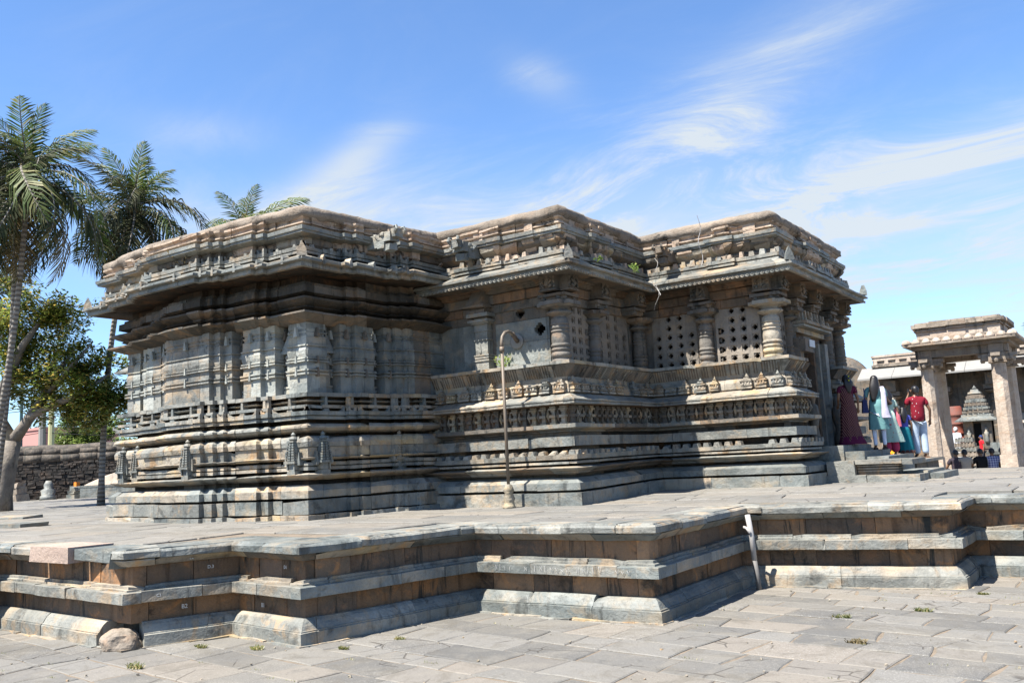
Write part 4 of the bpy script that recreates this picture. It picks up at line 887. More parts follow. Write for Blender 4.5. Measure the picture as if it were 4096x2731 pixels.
def rows(x0, x1f, y0, y1, hr, lr, seed, ang=0, org=(0, 0), wob=.03):
    """rows of stones of uneven depth with broken joints; returns quads"""
    rr = random.Random(seed); ca, sa = math.cos(ang), math.sin(ang); out = []; y = y0
    while y < y1:
        h = rr.uniform(*hr); x = x0+rr.uniform(-.5, 0); xe = x1f(y) if callable(x1f) else x1f; hh0 = h; jx = 0
        sh0, sh1 = 0, 0
        while x < xe:
            L = rr.uniform(*lr)
            if x+L > xe-.35: L = xe-x
            j = rr.uniform(-wob, wob)*2
            q = [(x+jx, y), (x+L+j, y), (x+L-j, y+h), (x-jx, y+h)]
            if h > .6 and rr.random() < .12 and L > .5:
                t = rr.uniform(.4, .6); subs = [[q[0], q[1], (x+L, y+h*t), (x, y+h*t)], [(x, y+h*t), (x+L, y+h*t), q[2], q[3]]]
            else: subs = [q]
            for s_ in subs: out.append([(org[0]+a*ca-b*sa, org[1]+a*sa+b*ca) for a, b in s_])
            x += L; jx = j
            if x >= xe-.01: break
        y += h
    return out
# courtyard floor in front
gr = mesh('ground', [(-400, -60, -.010), (400, -60, -.010), (400, 500, -.010), (-400, 500, -.010)], [(0, 1, 2, 3)], GRIT); struct(gr)
q = rows(-26, 9, 1.5, 21.5, (.36, .70), (.42, 1.0), 4, math.radians(-7), (0, -1))
q = [s for s in q if not (sum(p[1] for p in s)/4 > {True: 5.6}.get(False, 99))]
def inside(x, y, ins):
    if y > 6.45+ins and x < -10.15-ins: return True
    if y > 7.4+ins and x < -8.2-ins: return True
    if y > 9.85+ins and x < -4.9-ins: return True
    if y > 13.4+ins and x < -2.15-ins: return True
    return y > 14.7+ins
q = [s for s in q if not all(inside(x, y, .1) for x, y in s)]
pave('paving_stone', q, lambda x, y: 0.0, SLAB, gr, 2.0, 300, 9)
# terrace floor
m = MB(); ys = [6.9, 7.7, 7.76, 9.0, 10.16, 10.25, 13.2, 13.7, 14.2, 14.6, 15.02, 15.1, 15.6, 16.2, 17, 20, 24.3]; xs = [-90, -40, -14, -12, -10.6, -9.8, -8.7, -8.2, -7, -5.3, -4, -2.6, 9]
FX = lambda y: -10.6 if y < 7.7 else (-8.7 if y < 10.2 else (-5.3 if y < 13.7 else (-2.6 if y < 15.05 else 9)))
for y0, y1 in zip(ys, ys[1:]):
    for x0, x1 in zip(xs, xs[1:]):
        if x1 <= FX(y0)+.01: m.add([(x, y, fz(x, y)-.02) for x, y in ((x0, y0), (x1, y0), (x1, y1), (x0, y1))], [(0, 1, 2, 3)])
m.add([(-90, 24.3, 1.14), (-14, 24.3, 1.14), (-14, 80, 1.14), (-90, 80, 1.14)], [(0, 1, 2, 3)])
fl = struct(m.build('terrace_floor', GRIT))
def xr(y): return -10.75 if y < 7.75 else (-8.55 if y < 10.2 else (-5.25 if y < 13.75 else (-2.55 if y < 15.05 else 9)))
q = []
for y0, y1, s in ((6.9, 7.7, 1), (7.72, 10.15, 2), (10.2, 13.7, 3), (13.75, 15.0, 4), (15.05, 24.2, 5)):
    hh = (y1-y0)/max(1, round((y1-y0)/.72)); y = y0
    while y < y1-.1:
        q += rows(-60, xr(y+.01), y, y+.05, (hh, hh), (.7, 1.7), int(y*10)+s); y += hh
q += rows(-70, -14, 24.3, 60, (.8, 1.2), (.9, 2.2), 77)
def intemple(x, y): return (-17.4 < x < -12.3 and 11.2 < y < 17) or (-13 < x < -8.6 and 14.0 < y < 26) or (-9 < x < -5.7 and 17.4 < y < 22)
q = [s for s in q if not intemple(sum(p[0] for p in s)/4, sum(p[1] for p in s)/4)]
pave('terrace_paving_stone', q, lambda x, y: fz(x, y), SLAB2, fl, .8, 300, 12)
m = MB(); m.box(-5, 9, 24.25, 24.75, .7, 1.17, .01); m.box(-5, 9, 24.6, 25.2, .6, .98, .01); o = struct(m.build('terrace_back_kerb', GREY))
far = struct(mesh('rear_courtyard', [(-14, 24.5, .72), (40, 24.5, .72), (40, 120, .72), (-14, 120, .72)], [(0, 1, 2, 3)], plain('rear_paving', (.27, .24, .2), .85, 0, 3, .2)))
# distant stepped edge at the left
for k, (x, y, L, a) in enumerate(((-24.5, 11.3, 3.0, .3), (-20.5, 9.3, 4.2, .05))):
    m = MB(); m.box(-L/2, L/2, -.3, .3, 0, .07, .02, ang=a, c=(x, y, 1.15)); tag(m.build('loose_slab', GREY), ['thin loose slab lying on the far left terrace paving', 'long raised slab near the left edge of the terrace'][k], 'slab')
# drain pipe in the terrace corner
dp = thing('drain_pipe', 'pale plastic drain pipe leaning in the terrace corner below the right steps', 'pipe', (-4.73, 12.62, 0))
m = MB(); m.tube([(0, 0, .42), (-.01, .0, .75), (-.03, -.05, 1.06)], .038, 14); m.build('pipe_upper', PVC, dp, True)
m = MB(); m.tube([(.03, .02, -.02), (.02, .01, .2), (0, 0, .42)], .036, 12); m.build('pipe_lower', plain('old_iron', (.16, .15, .14), .7), dp, True)
m = MB(); m.tube([(-.12, .0, .88), (-.07, -.02, .87), (-.01, -.05, .80)], .022, 10); m.build('branch', PVC, dp, True)

# weeds in the joints
def tuft(x, y, z, s, label, seed, mt=GRASS):
    rr = random.Random(seed); m = MB()
    for k in range(110):
        a = rr.uniform(0, 2*PI); r = rr.random()**.5*s; L = rr.uniform(.3, 1)*s*.6; b = rr.uniform(0, 2*PI)
        r *= .7; p = Vector((math.cos(a)*r*1.1, math.sin(a)*r*.5, 0)); d = Vector((math.cos(b)*.6, math.sin(b)*.6, .8)); w = Vector((-math.sin(b), math.cos(b), 0))*.006
        m.add([p-w, p+w, p+d*L*.6+w*.8+Vector((0, 0, 0)), p+d*L+Vector((0, 0, -L*.2))], [(0, 1, 2), (0, 2, 3)])
    return tag(m.build('grass_tuft', mt, None, loc=(x, y, z)), label, 'grass tuft')
TF = [(-9.35, 6.75, .12, 'green tuft at the foot of the terrace, in the nook beside the broken corner'), (-8.6, 6.95, .13, 'grass tuft against the base of the second terrace corner, its lit side'), (-7.6, 7.35, .10, 'grass tuft at the edge of the shadow right of the second terrace corner'),
      (-7.35, 8.0, .1, 'single spiky tuft in the shadow edge of the terrace'), (-2.35, 11.6, .13, 'dry yellowish tuft on the paving right of the drain pipe'), (-1.9, 13.05, .09, 'green tuft at the foot of the rightmost terrace corner'),
      (-3.1, 10.9, .14, 'long low green growth along a paving joint below the drain pipe'), (-9.1, 5.75, .16, 'green tuft on the paving in front of the boulder'), (-3.55, 6.9, .12, 'small yellow tuft in the foreground joint below the middle terrace corner'), (-2.6, 9.6, .14, 'reddish dry tuft between paving stones at the right')]
for i, (x, y, s, lb) in enumerate(TF): tuft(x, y, .0, s, lb, i, GRASS if i != 9 else PALMD)
rr = random.Random(8); m = MB()
for k in range(90):
    x, y = rr.uniform(-13, 2), rr.uniform(4.5, 14)
    if inside(x, y, -.3): continue
    for j in range(10):
        b = rr.uniform(0, 2*PI); p = Vector((x+rr.uniform(-.1, .1), y+rr.uniform(-.02, .02), 0)); L = rr.uniform(.01, .035); w = Vector((-math.sin(b), math.cos(b), 0))*.004
        m.add([p-w, p+w, p+Vector((math.cos(b)*.6, math.sin(b)*.6, .8))*L], [(0, 1, 2)])
stuff(tag(m.build('joint_grass', GRASS), 'sparse tiny grass in the joints of the front paving', 'grass'))
rr = random.Random(18); m = MB()
for k in range(260):
    x, y = rr.uniform(-13, 2), rr.uniform(4.5, 14)
    if inside(x, y, -.3): continue
    s = rr.uniform(.004, .014); m.box(-s, s, -s, s, 0, s*1.2, s*.3, ang=rr.random()*3, c=(x, y, .004))
stuff(tag(m.build('grit', TAN), 'scattered small stone chips on the front paving', 'gravel'))

# ================================================================== BACKGROUND, RIGHT
def pc(parent, nm, mt, *boxes, j=0, loc=None, smooth=False):
    m = MB()
    for b in boxes: m.box(*b[:6], j, **(b[6] if len(b) > 6 else {}))
    return m.build(nm, mt, parent, smooth, loc)
pav = thing('stone_pavilion', 'small four-pillared granite pavilion with a fringed flat roof behind the steps', 'pavilion', (-4.25, 30.7, .7))
for i, (x, y) in enumerate(((1.05, -1.15), (-.90, -1.1), (1.1, 1.0), (-.90, 1.0))):
    m = MB(); r0 = .225 if i == 0 else .20; rr = random.Random(i)
    pr = []
    for k in range(15):
        t = k/14; pr.append((r0*(1.04-.14*t)+rr.uniform(-.004, .004), t*3.42))
    m.lathe(pr, 8, ph=PI/8, c=(0, 0, 0)); m.box(-r0*.98, r0*.98, -r0*.98, r0*.98, 0, .75, .01)
    m.build('pillar', GRAN, pav, loc=(x, y, 0))
    m = MB(); m.box(-.24, .24, -.24, .24, 3.42, 3.47, .01); m.box(-.22, .22, -.22, .22, 3.47, 3.72, .012)
    for a in range(4):
        m.box(-.13, .13, -.42, 0, 3.50, 3.60, .012, ang=a*PI/2, tx=-.01); m.box(-.12, .12, -.50, 0, 3.60, 3.70, .012, ang=a*PI/2); m.lathe([(.05, 3.44), (.07, 3.5), (.05, 3.6)], 8, (math.sin(a*PI/2)*.4, -math.cos(a*PI/2)*.4, 0))
    m.box(-.19, .19, -.19, .19, 3.72, 3.98, .012); m.build('capital', GRAND, pav, loc=(x, y, 0))
for s in (-1, 1):
    m = MB(); m.box(-1.15, 1.35, s*1.08-.17, s*1.08+.17, 3.74, 4.0, .015); m.build('beam', GRAND, pav)
    m = MB(); m.box(.08+s*1.0-.17, .08+s*1.0+.17, -1.3, 1.25, 3.75, 3.99, .015); m.build('beam', GRAND, pav)
pc(pav, 'ceiling_slab', GRAND, (-1.22, 1.42, -1.42, 1.42, 3.99, 4.10))
pc(pav, 'roof_slab', GRAND, (-1.42, 1.62, -1.66, 1.62, 4.10, 4.17), j=.012)
m = MB(); rr = random.Random(4)
for a in range(4):
    for k in range(11):
        t = -1.55+k*.31; m.lathe([(.16, 0), (.15, .06), (.11, .12), (.04, .155)], 8, (.1+.93*(t*math.cos(a*PI/2)+1.52*math.sin(a*PI/2)), t*math.sin(a*PI/2)-1.52*math.cos(a*PI/2), 4.165), sx=.85, sy=.85)
m.build('roof_lobes', GRAN, pav, True)
for z0, z1, r, mt in ((4.17, 4.25, 1.42, GRAN), (4.25, 4.33, 1.34, GRAND), (4.33, 4.56, 1.22, GRAN), (4.56, 4.61, 1.27, GRAND), (4.61, 4.66, 1.23, GRAN), (4.66, 4.78, 1.34, GRAND), (4.78, 4.84, 1.24, GRAND)):
    pc(pav, 'roof_course', mt, (-r*.88, r, -r, r, z0, z1-.004), (-r*.55, r*.62, -r-.05, r+.05, z0, z1), (-r*.88-.05, r+.05, -r*.62, r*.62, z0+.002, z1-.002), (-r*.15, r*.25, -r-.08, r+.08, z0, z1+.003), j=.012)
m = MB()
for k in range(5): m.tube([(-.2+k*.09, -.9, 3.97), (-.2+k*.09, -.9, 3.72-.03*(k % 2))], .012, 5)
m.tube([(-.25, -.9, 3.93), (.22, -.9, 3.93)], .014, 5); m.build('hanging_hooks', plain('iron', (.12, .07, .05), .7), pav)

hall = thing('pillared_hall', 'long low stone hall with a pale sloping eave behind the pavilion', 'hall')
X0, X1, YH = -11.0, 14.0, 47.6
pc(hall, 'wall', BROWNG, (X0-3, X1, YH, YH+4, .7, 5.7))
pc(hall, 'plinth', BROWNG, (X0-4, X1, YH-2.0, YH+1, .7, 1.15), (X0-.2, X1, YH-1.6, YH+1, 1.15, 1.5), (X0-.1, X1, YH-1.3, YH+1, 1.5, 2.2), j=.01)
for k in range(16):
    x = X0-.2+k*1.6; m = MB(); m.add([(x, YH-1.65, 5.02), (x+1.585, YH-1.65, 5.02), (x+1.585, YH-1.65, 5.10), (x, YH-1.65, 5.10), (x, YH-.5, 5.68), (x+1.585, YH-.5, 5.68), (x, YH-.5, 5.5), (x+1.585, YH-.5, 5.5)],
        [(0, 1, 2, 3), (3, 2, 5, 4), (1, 0, 6, 7), (0, 3, 4, 6), (1, 7, 5, 2)]); m.build('eave_slab', CONC, hall)
pc(hall, 'parapet', GRAND, (X0+.3, X1, YH-.7, YH+3, 5.68, 5.80), (X0+.35, X1, YH-.55, YH+3, 5.80, 6.0)); pc(hall, 'parapet_moulding', GRAN, (X0+.35, X1, YH-.62, YH+3, 6.0, 6.13), (X0+.3, X1, YH-.66, YH+3, 6.17, 6.28), (X0+.33, X1, YH-.6, YH+3, 6.13, 6.17))
for k in range(44): pc(hall, 'merlon', GRAN, (X0+.4+k*.52, X0+.62+k*.52, YH-.72, YH-.5, 5.80, 5.99, dict(tx=.04)))
for k in range(8):
    x = X0+1.1+k*2.25; m = MB()
    m.lathe([(.30, 2.2), (.30, 2.5), (.24, 2.55), (.27, 2.7), (.24, 2.9), (.28, 3.2), (.22, 3.6), (.26, 3.66), (.2, 3.7), (.27, 3.95), (.2, 4.0), (.42, 4.12), (.45, 4.17), (.2, 4.22), (.2, 4.4)], 12, (x, YH-.35, 0)); m.box(x-.42, x+.42, YH-.8, YH, 4.22, 4.42, .01); m.box(x-.28, x+.28, YH-.95, YH, 4.42, 4.95, .02)
    m.build('pillar', BROWNG, hall)
for k, (x0, x1, z0, z1, mt) in enumerate(((X0+1.9, X0+3.1, 3.4, 4.5, BROWN), (X0+4.2, X0+5.1, 2.2, 4.0, BROWNG), (X0+6.1, X0+7.0, 2.2, 3.0, GREY), (X0+2.0, X0+3.0, 2.5, 3.3, SHADE), (X0+8.6, X0+9.6, 4.2, 4.6, GREYB))):
    pc(hall, 'wall_panel', mt, (x0, x1, YH-.08, YH+.1, z0, z1))
for bx in (X0+7.3, X0+9.6):
    m = MB()
    for i in range(3):
        for k in range(5): hole_cell(m, bx+.3*i, 3.0+k*.36, .14, .08, YH-.14, .02, .1, True, .3, .36)
    m.build('jali_screen', BROWNG, hall); pc(hall, 'dark_opening', DARK, (bx-.1, bx+.75, YH-.03, YH+.05, 2.8, 4.7))
pc(hall, 'sill_eave', GRAND, (X0+6.6, X1, YH-1.3, YH, 2.55, 2.66, dict(ty=.15)), (X0+.8, X0+3.3, YH-1.0, YH, 2.62, 2.74), j=.01)
for k in range(26): pc(hall, 'relief_figure', GRAND, (X0+6.7+k*.42, X0+6.7+k*.42+.3, YH-1.36, YH-1.0, 2.2+.0, 2.46, dict(tx=.05)), (X0+6.75+k*.42, X0+6.75+k*.42+.2, YH-1.4, YH-1.0, 1.6, 1.95, dict(tx=.04)))
m = MB(); m.lathe([(.30, 2.15), (.34, 2.2), (.30, 2.25), (.31, 2.6), (.35, 2.64), (.31, 2.68), (.31, 3.0), (.36, 3.05), (.30, 3.1), (.30, 3.4), (.24, 3.45)], 14, (-6.95, 45.6, 0)); m.lathe([(.4, .8), (.42, 1.6), (.3, 1.7), (.3, 2.15)], 14, (-6.95, 45.6, 0)); m.build('drum_pillar', RED, hall, True)
m = MB()
for a in range(13): m.v
m = MB(); pr = [(1.95*math.cos(t*PI/18), 2.6*math.sin(t*PI/18)) for t in range(9)]+[(.05, 2.6)]; m.lathe(pr, 28, (-15.95, 62.0, 5.2)); tag(m.build('dome', BROWNG, None, True), 'brown rounded dome roof rising behind the hall beside the temple eave', 'dome')
def tower(x, y, z0, w, hb, ht, label, s=1, gap=True, parts=6):
    t = thing('shrine', label, 'shrine', (x, y, z0), 'small carved shrines before the hall')
    pc(t, 'base', BROWNG, (-w*1.5, w*1.5, -w*1.3, w*1.3, 0, hb*.22), (-w*1.35, w*1.35, -w*1.15, w*1.15, hb*.22, hb*.36), (-w*1.45, w*1.45, -w*1.2, w*1.2, hb*.36, hb*.42), j=.01)
    pc(t, 'body', BROWNG, (-w, -w*.3, -w*.9, w*.9, hb*.42, hb*.95), (w*.3, w, -w*.9, w*.9, hb*.42, hb*.95), (-w, w, -w*.3, w*.9, hb*.42, hb*.95))
    pc(t, 'doorway', DARK, (-w*.3, w*.3, -w*.34, -w*.3, hb*.42, hb*.9))
    for sx in (-1, 1):
        m = MB(); m.lathe([(.08, 0), (.1, .1), (.07, .3), (.1, .45), (.05, .5), (.07, .58), (.02, .68)], 8, (sx*w*.62, -w*.98, hb*.48)); m.build('carved_figure', GREY, t, True)
    pc(t, 'eave', GREYB, (-w*1.5, w*1.5, -w*1.5, w*1.4, hb*.95, hb*.98), (-w*1.45, w*1.45, -w*1.45, w*1.4, hb*.98, hb*1.06, dict(tx=w*.45, ty=w*.45)))
    for k in range(parts):
        u = k/parts; r = w*.98*(1-.50*u); z = hb*1.04+ht*.7*u; h = ht*.7/parts
        m = MB(); m.box(-r, r, -r, r, z, z+h*.45); m.box(-r*.92, r*.92, -r*.92, r*.92, z+h*.45, z+h)
        for q in range(-2, 3):
            for sd in (0, PI/2, -PI/2): m.box(q*r*.42-r*.15, q*r*.42+r*.15, -r*1.09, -r*.8, z, z+h*.7, 0, ang=sd, tx=r*.04)
        m.build('tier', BROWNG if k % 2 else GREYB, t)
    m = MB(); z = hb*1.04+ht*.7; r = w*.42; m.box(-r*.6, r*.6, -r*.6, r*.6, z, z+ht*.04); m.box(-r*1.15, r*1.15, -r*1.15, r*1.15, z+ht*.04, z+ht*.09, tx=.02, ty=.02); m.box(-r*.8, r*.8, -r*.8, r*.8, z+ht*.09, z+ht*.18, tx=.05, ty=.05)
    m.lathe([(r*.3, z+ht*.17), (r*.42, z+ht*.22), (r*.2, z+ht*.26), (.01, z+ht*.31)], 8); m.build('finial', GREY, t)
tower(-5.9, 44.6, .75, .55, 2.05, 1.4, 'dark carved shrine with stepped tower and doorway, framed by the pavilion')
tower(-9.1, 42.6, .75, .5, 1.9, 1.5, 'carved shrine with stepped tower seen between the two standing women and the girl')
t = thing('dismantled_tower', 'low stepped stone pyramid with serrated ribs behind the seated people', 'tower top', (-5.55, 37.9, .75))
for k in range(7):
    r = .62*(1-.085*k); z = k*.18
    m = MB(); m.box(-r, r, -r*.8, r*.8, z, z+.13, .008)
    for q in range(7): m.box(-r+q*r*.31, -r+q*r*.31+r*.15, -r*.84, 0, z+.02, z+.165, .006)
    m.build('tier', GRAND if k % 2 else GREY, t)
wallb = tag(pc(None, 'low_wall', GREYB, (-4.95, -3.5, 39.5, 40.0, .72, 1.3), (-5.05, -3.4, 39.4, 40.1, 1.3, 1.42), (-4.9, -3.5, 39.45, 39.9, 1.42, 1.75), j=.02), 'dark carved low wall beside the stepped stone pyramid', 'wall')
pc(None, 'carved_stele', GREYB, (-8.75, -8.35, 40.3, 40.6, .75, 1.9, dict(tx=.03)), (-8.7, -8.1, 40.2, 40.6, .75, 1.1), j=.03)
tag(bpy.data.objects['carved_stele'], 'dark carved stone stele standing left of the girl in the teal skirt', 'stele')

# ================================================================== BACKGROUND, LEFT
cw = thing('compound_wall', 'old dark rubble wall with a plastered top band at the far left', 'wall', (-49.5, 24.6, 1.15))
wd = Vector((4.3, 3.1, 0)).normalized(); wa = math.atan2(wd.y, wd.x); cw.rotation_euler = (0, 0, wa)
PLD = stone('shaded_plaster', (.12, .10, .08), (.06, .052, .045), (.24, .19, .14), .3, .25, .9, .7, .1, .05)  # plaster darkened: the tree shadow over the wall is put into its colour
RUB = stone('shaded_rubble', (.045, .036, .03), (.025, .022, .02), (.09, .055, .035), .4, .3, .6, .5, .1, .5)  # tree shade is put into the rubble colour too, besides black lichen
pc(cw, 'wall_core', SHADE, (-30, 25, .06, .8, 0, 2.2)); 
m = MB()
for k in range(56):
    x = -30+k; m.box(x, x+1.0, -.02+R.uniform(-.02, .02), .85, 2.0, 2.38+R.uniform(-.02, .02), .012)
    m.box(x, x+1.0, .03+R.uniform(-.02, .02), .8, 2.38, 2.68+R.uniform(-.02, .02), .012)
m.tube([(-30+k, .4, 2.66+.03*math.sin(k*1.7)) for k in range(56)], [.26]*56, 10); stuff(m.build('plaster_band', PLD, cw, True))
m = MB(); z = 0
while z < 2.0:
    h = R.uniform(.09, .2); x = -26
    while x < 22:
        L = R.uniform(.15, .5); m.box(x, x+L-.03, R.uniform(-.05, .03), .2, z, z+h-.025, .02); x += L
    z += h
stuff(m.build('rubble_stones', RUB, cw)); cw['label'] = 'old dark rubble wall with a plastered top band at the far left'
def atwall(x, y): v = Vector((-49.5, 24.6, 0))+wd*x+Vector((wd.y, -wd.x, 0))*y; return v.x, v.y
for i, (x, y, w, h, lb) in enumerate(((-1.0, 1.2, .35, .7, 'pale weathered carved fragment leaning at the foot of the dark wall, leftmost'), (.5, 1.3, .45, .95, 'broken carved block with a rough pale face at the foot of the dark wall'), (2.0, 1.2, .42, 1.0, 'dark bell-shaped carved stone at the foot of the wall, middle of the row'), (3.3, 1.0, .4, .6, 'low dark stone block at the foot of the wall, right of the bell-shaped one'))):
    X, Y = atwall(x, y); m = MB()
    if i == 2: m.lathe([(w, 0), (w*.95, .2), (w*.8, .25), (w*.9, .5), (w*.5, .6), (w*.55, .8), (w*.3, h)], 10)
    else:
        m.box(-w, w, -w*.7, w*.7, 0, h*.35, .05); m.box(-w*.8, w*.8, -w*.6, w*.6, h*.38, h*.65, .05); m.box(-w*.6, w*.7, -w*.5, w*.5, h*.68, h, .06)
    tag(m.build('carved_fragment', [GRAN, GRAND, GREYB, GREYB][i], None, i == 2, (X, Y, 1.15)), lb, 'stone')
X, Y = atwall(5.2, 1.0); m = MB(); m.box(-1.4, 1.5, -.5, .5, 0, .55, .03); m.box(-1.5, 1.6, -.55, .55, .55, .64, .02); m.build('x', GREYB, None, loc=(X, Y, 1.15), rot=(0, 0, wa)).name = 'stone_bench'
tag(bpy.data.objects['stone_bench'], 'dark stone bench at the foot of the wall near its right end', 'bench')
m = MB(); m.add([(-1.3, -.35, 0), (1.2, -.35, 0), (1.2, .35, 0), (-1.3, .35, 0), (-1.2, 0, .12), (.3, -.1, .62), (.9, 0, .42), (-.4, .1, .45)], [(0, 1, 5), (0, 5, 4), (1, 6, 5), (1, 2, 6), (2, 3, 7), (2, 7, 6), (5, 6, 7), (4, 5, 7), (3, 0, 4), (3, 4, 7)])
tag(m.build('broken_slab', GRAN, None, loc=(X, Y, 1.8), rot=(0, 0, wa)), 'pale wedge-shaped broken slab lying on the dark stone bench', 'slab')
sd = Vector((.64, .77)); m = MB(); m.box(-.25, .25, -.25, .25, 0, 2.1, .02); X, Y = atwall(6.9, .6); tag(m.build('wall_pier', RUB, None, loc=(X, Y, 1.15)), 'dark square pier where the rubble wall meets the palm trunk', 'pier')
b = thing('pink_building', 'small pink flat-roofed building beyond the compound wall', 'building', (-92, 48, 1))
for nm, mt, bx in (('wall', PINKW, (-5, 5, -3, 5, 0, 6.2)), ('lean_to', MAUVE, (-14, -4, -5, 3, 3, 5.1)), ('side_wall', PINKW, (-16, -9, -6, 4, 0, 4.6)), ('roof_edge', PINKW, (-5.1, 5.1, -3.1, 5.1, 6.2, 6.45))): pc(b, nm, mt, bx)
def upole(x, y, r, h, mt, label, cross=0):
    t = thing('utility_pole', label, 'pole', (x, y, 1)); m = MB(); m.tube([(0, 0, 0), (0, 0, h)], [r, r*.75], 8); m.build('pole', mt, t)
    if cross:
        for k, z in enumerate((h-.0, h-2.1)[:cross]):
            m = MB(); m.box(-.9, .9, -.05, .05, z-.9, z-.8, ang=.6); m.build('crossarm', MAUVE, t)
upole(-61.5, 30.4, .12, 9, plain('teal_steel', (.04, .09, .1), .5), 'thin dark teal steel pole beyond the wall, left of the pink building')
upole(-60.3, 31.2, .28, 6.2, CONC, 'grey concrete power pole with a short crossarm before the pink building', 2)
upole(-59.9, 31.6, .22, 9, plain('yellow_pole', (.5, .48, .25), .6), 'pale yellowish pole just right of the pink building')
m = MB()
for z, s in ((7.3, 1.5), (7.0, .8), (5.4, 1.2)):
    for (a, b_) in (((-75, 22), (-60.3, 31.2)), ((-60.3, 31.2), (-42, 44))):
        m.tube([(a[0]+(b_[0]-a[0])*t/10, a[1]+(b_[1]-a[1])*t/10, z+.0-s*4*(t/10)*(1-t/10)*.4-(.5 if a[0] > -61 else 0)*t/10) for t in range(11)], .022, 4)
tag(m.build('power_lines', DARK), 'sagging power lines crossing behind the left trees', 'wire')

# ------------------------------------------------------------------ palms
def frond_mesh(seed, L=4.2, droop=1.0, dry=False):
    rr = random.Random(seed); m = MB(); n = 38; pts = []
    a = math.radians(rr.uniform(2, 8)); p = Vector((0, 0, 0)); th = 0
    N = 24
    for i in range(N+1):
        pts.append(p.copy()); t = i/N; th = -droop*(t**1.35)*1.55; p = p+Vector((math.cos(th), 0, math.sin(th)))*(L/N)
    m.tube(pts, [.05*(1-.85*i/N) for i in range(N+1)], 4, 1)
    tw = rr.uniform(-.4, .4)
    for s in (-1, 1):
        for k in range(n):
            t = .1+.9*(k+rr.random()*.5)/n; f = t*N; i = min(N-1, int(f)); c = pts[i].lerp(pts[i+1], f-i); d = (pts[i+1]-pts[i]).normalized(); up = Vector((-d.z, 0, d.x))
            ln = L*.26*(math.sin(PI*min(1, t*.93+.1))**.6)*rr.uniform(.8, 1.1)
            if rr.random() < .04: continue
            side = Vector((0, s, 0)); sp = rr.uniform(.62, .95); v = (side*sp+d*(.35+t*.5)+up*rr.uniform(-.05, .35)).normalized()
            w = .040+.012*rr.random(); wv = d*w
            q1 = c+v*ln*.5+Vector((0, 0, -ln*.10)); q2 = c+v*ln*.85+Vector((0, 0, -ln*rr.uniform(.45, .85)))
            m.add([c-wv*.4, c+wv*.6, q1+wv, q1-wv, q2], [(0, 1, 2, 3), (3, 2, 4)])
    return m
FR = []
for k in range(5):
    m = frond_mesh(k, 1.0*4.2, [.95, 1.2, 1.5, .65, 1.3][k]); me_o = m.build('frond', None, None, mats=[PALML, PALMB]); me = me_o.data; bpy.data.objects.remove(me_o); FR.append(me)
FRD = FR[0].copy(); FRD.materials[0] = PALMD; FRY = FR[3].copy(); FRY.materials[0] = PALMY; FRB = FR[4].copy(); FRB.materials[0] = PALMY
def palm(base, crown, label, seed, nf=26, L=1.0, r=.17, bend=(0, 0)):
    rr = random.Random(seed); B = Vector(base); T_ = Vector(crown); t = thing('palm_tree', label, 'palm tree', base)
    H_ = T_-B; pts = []
    for k in range(13):
        u = k/12; pts.append(H_*u+Vector((bend[0], bend[1], 0))*math.sin(PI*u))
    m = MB(); m.tube(pts, [r*(1.35 if k == 0 else 1.0-.25*k/12) for k in range(13)], 12); m.build('trunk', PALMB, t, True)
    m = MB(); m.lathe([(.12, -.5), (.24, -.2), (.28, .1), (.2, .5), (.08, .9)], 10, tuple(H_)); m.build('crown_shaft', PALMD, t, True)
    for k in range(nf):
        u = k/nf; az = k*2.399+rr.uniform(-.25, .25); pitch = math.radians(86-142*u**.9+rr.uniform(-8, 8)); dry = u > .86 and rr.random() < .7
        me = FRD if dry else (FR[rr.randrange(5)] if rr.random() < .75 else FRB) if u > .2 else FRY
        o = link('frond', me, t, tuple(H_+Vector((0, 0, .2*(1-u)))))
        rot = Matrix.Rotation(az, 3, 'Z') @ Matrix.Rotation(-pitch, 3, 'Y') @ Matrix.Rotation(rr.uniform(-.5, .5), 3, 'X')
        o.rotation_euler = rot.to_euler(); s = L*rr.uniform(.85, 1.1)*(.85 if u < .15 else 1.0 if u < .45 else 1.28); o.scale = (s, s, s)
    m = MB()
    for k in range(9):
        a = rr.uniform(0, 6.28); c = H_+Vector((math.cos(a)*.3, math.sin(a)*.3, -.35-rr.random()*.3)); m.lathe([(.02, -.11), (.1, -.03), (.1, .04), (.02, .11)], 8, tuple(c))
    m.build('coconuts', PALMD, t, True)
palm((-29.9, 13.6, 1.16), (-26.6, 13.2, 11.2), 'tallest coconut palm at the left edge, trunk leaning slightly right', 1, 32, .68, .10, (.25, .1))
palm((-30.6, 14.3, 1.16), (-28.6, 13.8, 11.2), 'coconut palm just behind the left edge one, its slim trunk parallel to it', 2, 20, .60, .095, (.2, .1))
palm((-29.8, 17.5, 1.16), (-27.6, 17.3, 11.2), 'coconut palm standing close to the left corner of the temple', 3, 34, .66, .105, (-.5, 0))
palm((-27.5, 22.5, 1.16), (-27.0, 21.5, 10.9), 'coconut palm whose crown peeps over the temple roof', 4, 16, .64, .12)
palm((-43.5, 20, 1.1), (-42.6, 19.2, 10.6), 'coconut palm mostly outside the left edge with only leaf tips showing', 5, 22, .72, .12)
palm((-5.2, 69, .7), (-4.8, 69, 7.2), 'distant palm at the far right edge beyond the hall', 6, 18, .8, .14)

